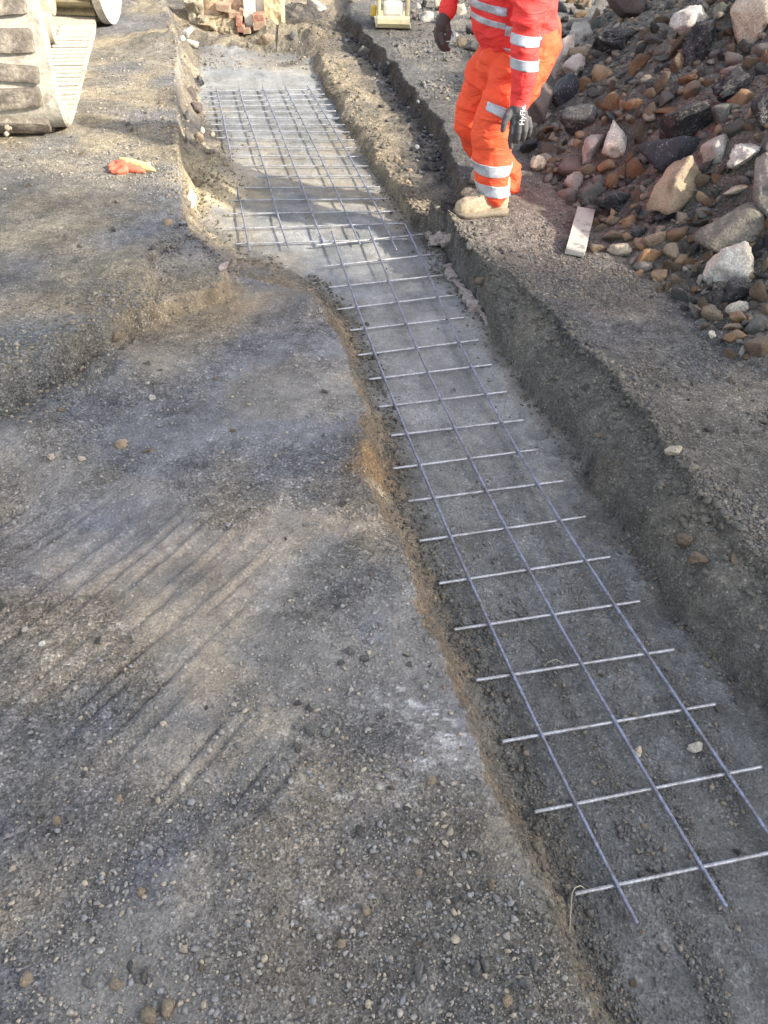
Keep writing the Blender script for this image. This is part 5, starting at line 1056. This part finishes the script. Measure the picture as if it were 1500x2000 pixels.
for yy in (.85, 1.25, 1.65, 2.05):
    bm = bmesh.new(); bmesh.ops.create_cone(bm, cap_ends=True, segments=28, radius1=.11, radius2=.11, depth=.09, matrix=Matrix.Translation((-.29, yy, .175)) @ Matrix.Rotation(math.pi / 2, 4, 'Y')); bm_obj('track_roller', bm, DUSTY, dig)
for yy in (.62, 1.5):
    bm = bmesh.new()
    for c_, s_ in (((-.215, yy - .08, .46), (.13, .015, .14)), ((-.215, yy + .08, .46), (.13, .015, .14)), ((-.16, yy, .46), (.016, .15, .14)), ((-.215, yy, .40), (.12, .15, .016))): add_box(bm, c_, s_, bev=.004)
    bm_obj('step_bracket', bm, DUSTY, dig)
bm = bmesh.new(); add_box(bm, (-1.3, LT / 2, .52), (1.6, .9, .2), bev=.03); bm_obj('cross_member', bm, DUSTY, dig)
bm = bmesh.new(); add_box(bm, (-1.35, LT / 2 + .1, 1.28), (2.2, 2.3, .38), bev=.06); bm_obj('machine_deck', bm, DUSTY, dig)
# clods stuck on the far-left tread and at its foot
rs = random.Random(9); vv = []; ff = []; base = 0
for k in range(60):
    sh = rock_shape(1, 700 + k, 8, .1) * rs.uniform(.008, .024); c_ = np.array([rs.uniform(-.60, -.30), rs.uniform(-.05, .0), rs.uniform(.0, .75)]); vv.append(sh + c_); ff.append(ICO[1][1] + base); base += len(sh)
tag(link_mesh('mud_clods', np.vstack(vv), np.vstack(ff), CLOD, dig), kind='stuff')

# second machine further back: ribbed drum with a pale dished end
dp = hit(205, 56); drum = thing('compaction_drum', 'ribbed yellowish drum with a pale dished end plate standing behind the digger track', 'drum', (dp[0], dp[1] + .1, height(dp[0], dp[1])), math.radians(2))
OLIVE = flat_mat('yellow_olive_paint', (.24, .21, .13), .85, 20, .25, .003, 0, (.17, .15, .11))
RD = .42
bm = bmesh.new(); bmesh.ops.create_cone(bm, cap_ends=True, segments=48, radius1=RD - .05, radius2=RD - .05, depth=.5, matrix=Matrix.Translation((-.28, .1, RD)) @ Matrix.Rotation(math.pi / 2, 4, 'Y')); bm_obj('drum_shell', bm, OLIVE, drum)
for k in range(22):
    a_ = 2 * math.pi * k / 22; bm = bmesh.new(); add_box(bm, (0, 0, 0), (.48, .04, .05), bev=.008); o = bm_obj('drum_rib', bm, OLIVE, drum); o.location = (-.28, .1 + math.cos(a_) * (RD - .035), RD + math.sin(a_) * (RD - .035)); o.rotation_euler = (a_ + math.pi / 2, 0, 0)
prof = [(0, .05), (.12, .05), (.13, .02), (.28, .0), (.34, .03), (.42, .045), (RD, .03), (RD, -.02)]
bm = bmesh.new(); rings = []
for r_, x_ in prof: rings.append([bm.verts.new((x_, .1 + math.cos(2 * math.pi * k / 48) * r_, RD + math.sin(2 * math.pi * k / 48) * r_)) for k in range(48)] if r_ else [bm.verts.new((x_, .1, RD))] * 48)
for a, b_ in zip(rings, rings[1:]):
    for k in range(48):
        f = list(dict.fromkeys((a[k], a[(k + 1) % 48], b_[(k + 1) % 48], b_[k])))
        if len(f) > 2: bm.faces.new(f)
bm_obj('end_plate', bm, PALE, drum, False)

# ------------------------------------------------------------------ small plate compactor on the far road
pp = hit(768, 58); pc = thing('plate_compactor', 'small plate compactor with a cream base and black engine on the far road', 'compactor', (pp[0], pp[1], height(pp[0], pp[1])), math.radians(4))
CREAM = flat_mat('cream_paint', (.60, .53, .33), .5, 14, .12, .001, 0, (.5, .43, .27)); BLACK = flat_mat('black_metal', (.03, .03, .032), .5, 20, .2, .001); STEEL = flat_mat('bright_steel_tube', (.5, .5, .5), .3, 20, .1, 0, .8); YEL = flat_mat('yellow_paint', (.6, .43, .06), .5, 20, .1, 0)
# base: plate curled up at the front
bm = bmesh.new(); secs = [(-.03, .085), (-.035, .05), (-.01, .015), (.05, .0), (.45, .0), (.5, .03)]; lo = []; hi = []
for y_, z_ in secs:
    hw = .15 if y_ > -.02 else .14
    lo.append([bm.verts.new((x_, y_, z_)) for x_ in (-hw, -hw * .5, hw * .5, hw)]); hi.append([bm.verts.new((x_, y_ + (.02 if y_ < .02 else 0), z_ + .02)) for x_ in (-hw, -hw * .5, hw * .5, hw)])
for k in range(5):
    for i in range(3): bm.faces.new((lo[k][i], lo[k][i + 1], lo[k + 1][i + 1], lo[k + 1][i])); bm.faces.new((hi[k][i], hi[k + 1][i], hi[k + 1][i + 1], hi[k][i + 1]))
    bm.faces.new((lo[k][0], lo[k + 1][0], hi[k + 1][0], hi[k][0])); bm.faces.new((lo[k][3], hi[k][3], hi[k + 1][3], lo[k + 1][3]))
for i in range(3): bm.faces.new((lo[0][i], hi[0][i], hi[0][i + 1], lo[0][i + 1])); bm.faces.new((lo[5][i], lo[5][i + 1], hi[5][i + 1], hi[5][i]))
bm_obj('base_plate', bm, CREAM, pc)
bm = bmesh.new(); add_box(bm, (0, .11, .14), (.17, .12, .12), bev=.03); bm_obj('exciter_housing', bm, flat_mat('white_paint', (.75, .73, .66), .45, 14, .08, 0), pc)
for s in (-1, 1):
    bm = bmesh.new(); add_box(bm, (s * .125, .12, .13), (.028, .16, .2), bev=.01); bm_obj('side_frame', bm, CREAM, pc)
bm = bmesh.new(); add_box(bm, (-.17, .12, .12), (.05, .06, .08), bev=.015); bm_obj('yellow_cover', bm, YEL, pc)
bm = bmesh.new(); add_box(bm, (0, .24, .33), (.24, .2, .24), bev=.03); bm_obj('engine', bm, BLACK, pc)
for s in (-1, -.35, .35, 1):
    bm = bmesh.new(); add_tube(bm, [(s * .09, .12, .22), (s * .10, .1, .32), (s * .11, .13, .45), (s * .10, .3, .6)], .014, 8); bm_obj('hose', bm, STEEL if abs(s) < .5 else BLACK, pc, True)
bm = bmesh.new(); add_tube(bm, [(-.16, .35, .3), (-.17, .55, .75), (-.17, .62, .95), (0, .63, .97), (.17, .62, .95), (.17, .55, .75), (.16, .35, .3)], .014, 8); bm_obj('handle', bm, STEEL, pc, True)

# ------------------------------------------------------------------ broken wall at the far end
BR = [flat_mat('red_brick', (.30, .13, .09), .9, 18, .3, .004, 0, (.36, .25, .18)), flat_mat('pink_brick', (.36, .27, .19), .9, 18, .3, .004, 0, (.33, .19, .14))]
LIME = rock_mat('limewashed_masonry', (.55, .46, .32), (.45, .36, .24), (.62, .55, .43), 7, dust=.1, bump=.02); PLAST = flat_mat('white_render', (.72, .68, .60), .9, 9, .1, .003, 0, (.6, .54, .45))
wb = hit(440, 78); YWL = wb[1] + .15; bw = thing('broken_wall', 'broken stub of brick and limewashed wall at the far end of the trench', 'wall')
def wpt(px, py, y): return V(px, py, y)
def rough_block(px0, px1, py0, py1, y, dep, mat, nm, amp=.05, seed=1):
    a = wpt(px0, py1, y); b_ = wpt(px1, py0, y); nx_, nz_ = 26, 22; x0, x1 = a[0], b_[0]; z0, z1 = -.35, max(b_[2], a[2] + .05)
    gx, gz_ = np.meshgrid(np.linspace(0, 1, nx_), np.linspace(0, 1, nz_)); v = []
    P_ = np.stack([x0 + gx * (x1 - x0), np.zeros_like(gx) + y, z0 + gz_ * (z1 - z0)], -1).reshape(-1, 3)
    dn = vnoise3(P_ * 7, seed) + .6 * vnoise3(P_ * 17, seed + 1) + .3 * vnoise3(P_ * 40, seed + 2)
    Fv = P_.copy(); Fv[:, 1] += dn * amp * 2; ed = (gz_.ravel() > .9); Fv[:, 1] += np.where(ed, .04, 0); Fv[:, 2] += vnoise3(P_ * 9, seed + 3) * .05
    Bv = P_.copy(); Bv[:, 1] += dep; n = len(P_); idx = np.arange(n).reshape(nz_, nx_); fs = []
    for A, flip in ((idx, False), (idx + n, True)):
        q = np.stack([A[:-1, :-1], A[:-1, 1:], A[1:, 1:], A[1:, :-1]], -1).reshape(-1, 4); fs += [tuple(t[::-1] if flip else t) for t in q.tolist()]
    bd = list(idx[0]) + list(idx[1:, -1]) + list(idx[-1, -2::-1]) + list(idx[-2:0:-1, 0])
    for k in range(len(bd)): i, j = int(bd[k]), int(bd[(k + 1) % len(bd)]); fs.append((j, i, i + n, j + n))
    return link_mesh(nm, np.vstack([Fv, Bv]), fs, mat, bw)
rough_block(372, 392, -20, 92, YWL + .08, .3, LIME, 'masonry', .05, 3); rough_block(390, 464, 34, 92, YWL - .02, .35, LIME, 'masonry', .06, 5); rough_block(376, 478, -30, 40, YWL + .14, .3, flat_mat('tan_rubble_masonry', (.38, .29, .19), .95, 8, .25, .012, 0, (.46, .31, .22)), 'masonry', .04, 8)
rough_block(478, 495, -30, 42, YWL + .06, .2, PLAST, 'white_render', .008, 11); rough_block(496, 518, -30, 24, YWL + .10, .2, PLAST, 'white_render', .01, 13); rough_block(519, 546, -30, 58, YWL + .05, .3, flat_mat('yellow_render', (.55, .43, .27), .95, 9, .15, .006, 0, (.47, .34, .2)), 'yellow_render', .03, 15)
def brick(px, py, w, h, y, m, rz=0):
    p_ = wpt(px, py, y); k = depth_of(p_) / F; bm = bmesh.new(); add_box(bm, (0, 0, 0), (w * k, .10, h * k * 1.05), bev=.006, jit=.003); o = bm_obj('brick', bm, BR[m], bw); o.location = p_; o.rotation_euler = (random.uniform(-.1, .1), random.uniform(-.12, .12), rz + random.uniform(-.15, .15))
for q in [(467, 41, 12, 14, 0), (472, 54, 14, 12, 0), (484, 58, 14, 10, 1), (474, 22, 10, 12, 1), (506, 33, 22, 13, 0), (508, 48, 24, 14, 1), (437, 13, 26, 12, 1), (458, 27, 22, 12, 1)]: brick(q[0], q[1], q[2], q[3], YWL + (.0 if q[0] > 463 and q[1] > 30 else .10), q[4])

# ------------------------------------------------------------------ unseen house added out of view to the right, shaped to shade the near ground
hx, hy1 = 10.5, -1.8
hs_ = thing('shading_house', 'unseen brick house added to the right to shade the near ground', 'house', (hx, hy1, 0))
BRW, nt, b = new_mat('shading_house_brickwork'); bt = N(nt, 'ShaderNodeTexBrick', Scale=4.5); mpn = N(nt, 'ShaderNodeMapping'); mpn.inputs['Rotation'].default_value = (math.pi / 2, 0, math.pi / 2); nt.links.new(texco(nt), mpn.inputs[0]); nt.links.new(mpn.outputs[0], bt.inputs['Vector'])
bt.inputs['Color1'].default_value = (.3, .12, .08, 1); bt.inputs['Color2'].default_value = (.24, .1, .07, 1); bt.inputs['Mortar'].default_value = (.4, .37, .33, 1); nt.links.new(bt.outputs[0], b.inputs['Base Color']); b.inputs['Roughness'].default_value = .9
bm = bmesh.new(); add_box(bm, (1.5, -8, 3.75), (3, 16, 7.5)); bm_obj('wall', bm, BRW, hs_)
bm = bmesh.new(); r1 = [bm.verts.new(q) for q in ((-.3, .2, 7.5), (-.3, -16.2, 7.5), (3.3, -16.2, 7.5), (3.3, .2, 7.5), (1.5, .2, 9), (1.5, -16.2, 9))]
for f in ((0, 4, 5, 1), (4, 3, 2, 5), (0, 3, 4), (1, 5, 2), (0, 1, 2, 3)): bm.faces.new([r1[i] for i in f])
bm_obj('shading_house_roof', bm, flat_mat('shading_house_roof_tile', (.12, .10, .095), .8, 3, .2, .02), hs_)
GLS = flat_mat('window_glass', (.03, .035, .04), .08, 5, .1, 0); WHT = flat_mat('white_frame', (.7, .7, .68), .5, 10, .05, 0)
for yy in (-2.5, -6, -10, -13.5):
    for zz in (1.6, 4.3):
        bm = bmesh.new(); add_box(bm, (-.02, yy, zz), (.08, 1.2, 1.3)); wo_ = bm_obj('shading_house_window', bm, WHT, hs_)
        for k in (-1, 1): bm = bmesh.new(); add_box(bm, (-.07, yy + k * .29, zz), (.03, .52, 1.16)); bm_obj('pane', bm, GLS, wo_)

# unseen bare trees added out of view to the right to dapple the far light
def dapple_tree(x, y, h, seed, label):
    r = random.Random(seed); t = thing('dapple_tree', label, 'tree', (x, y, height(np.array([x]), np.array([y]))[0])); DAPPLE_BARK = flat_mat('dapple_tree_bark', (.1, .08, .065), .9, 20, .2, .01)
    tr = bmesh.new(); br = bmesh.new()
    def grow(bm, p, d, ln, rad, lev):
        n = 5; pts = [p]; 
        for k in range(n): d = (d + Vector((r.gauss(0, .12), r.gauss(0, .12), r.gauss(.03, .08)))).normalized(); pts.append(pts[-1] + d * ln / n)
        add_tube(bm, pts, [rad * (1 - .5 * k / n) for k in range(n + 1)], 8 if lev < 2 else 5)
        if lev < 4:
            for k in range(r.randint(3, 4) if lev else 8):
                a = r.uniform(.35 if lev else .4, 1); q = pts[min(n, int(a * n))]; e = r.uniform(0, 6.28); nd = (d * .6 + Vector((math.cos(e), math.sin(e), r.uniform(.0, .5))) * .8).normalized(); grow(br, q, nd, ln * r.uniform(.45, .65), rad * .45, lev + 1)
    grow(tr, Vector((0, 0, -.1)), Vector((0, 0, 1)), h * .55, .16, 0)
    bm_obj('dapple_tree_trunk', tr, DAPPLE_BARK, t, True); bm_obj('dapple_tree_crown', br, DAPPLE_BARK, t, True)
dapple_tree(10.5, 2.3, 10, 3, 'unseen bare tree added beyond the rubble heap to dapple the light')
dapple_tree(12.5, 5.2, 10, 8, 'second unseen bare tree added behind the first to dapple the light')
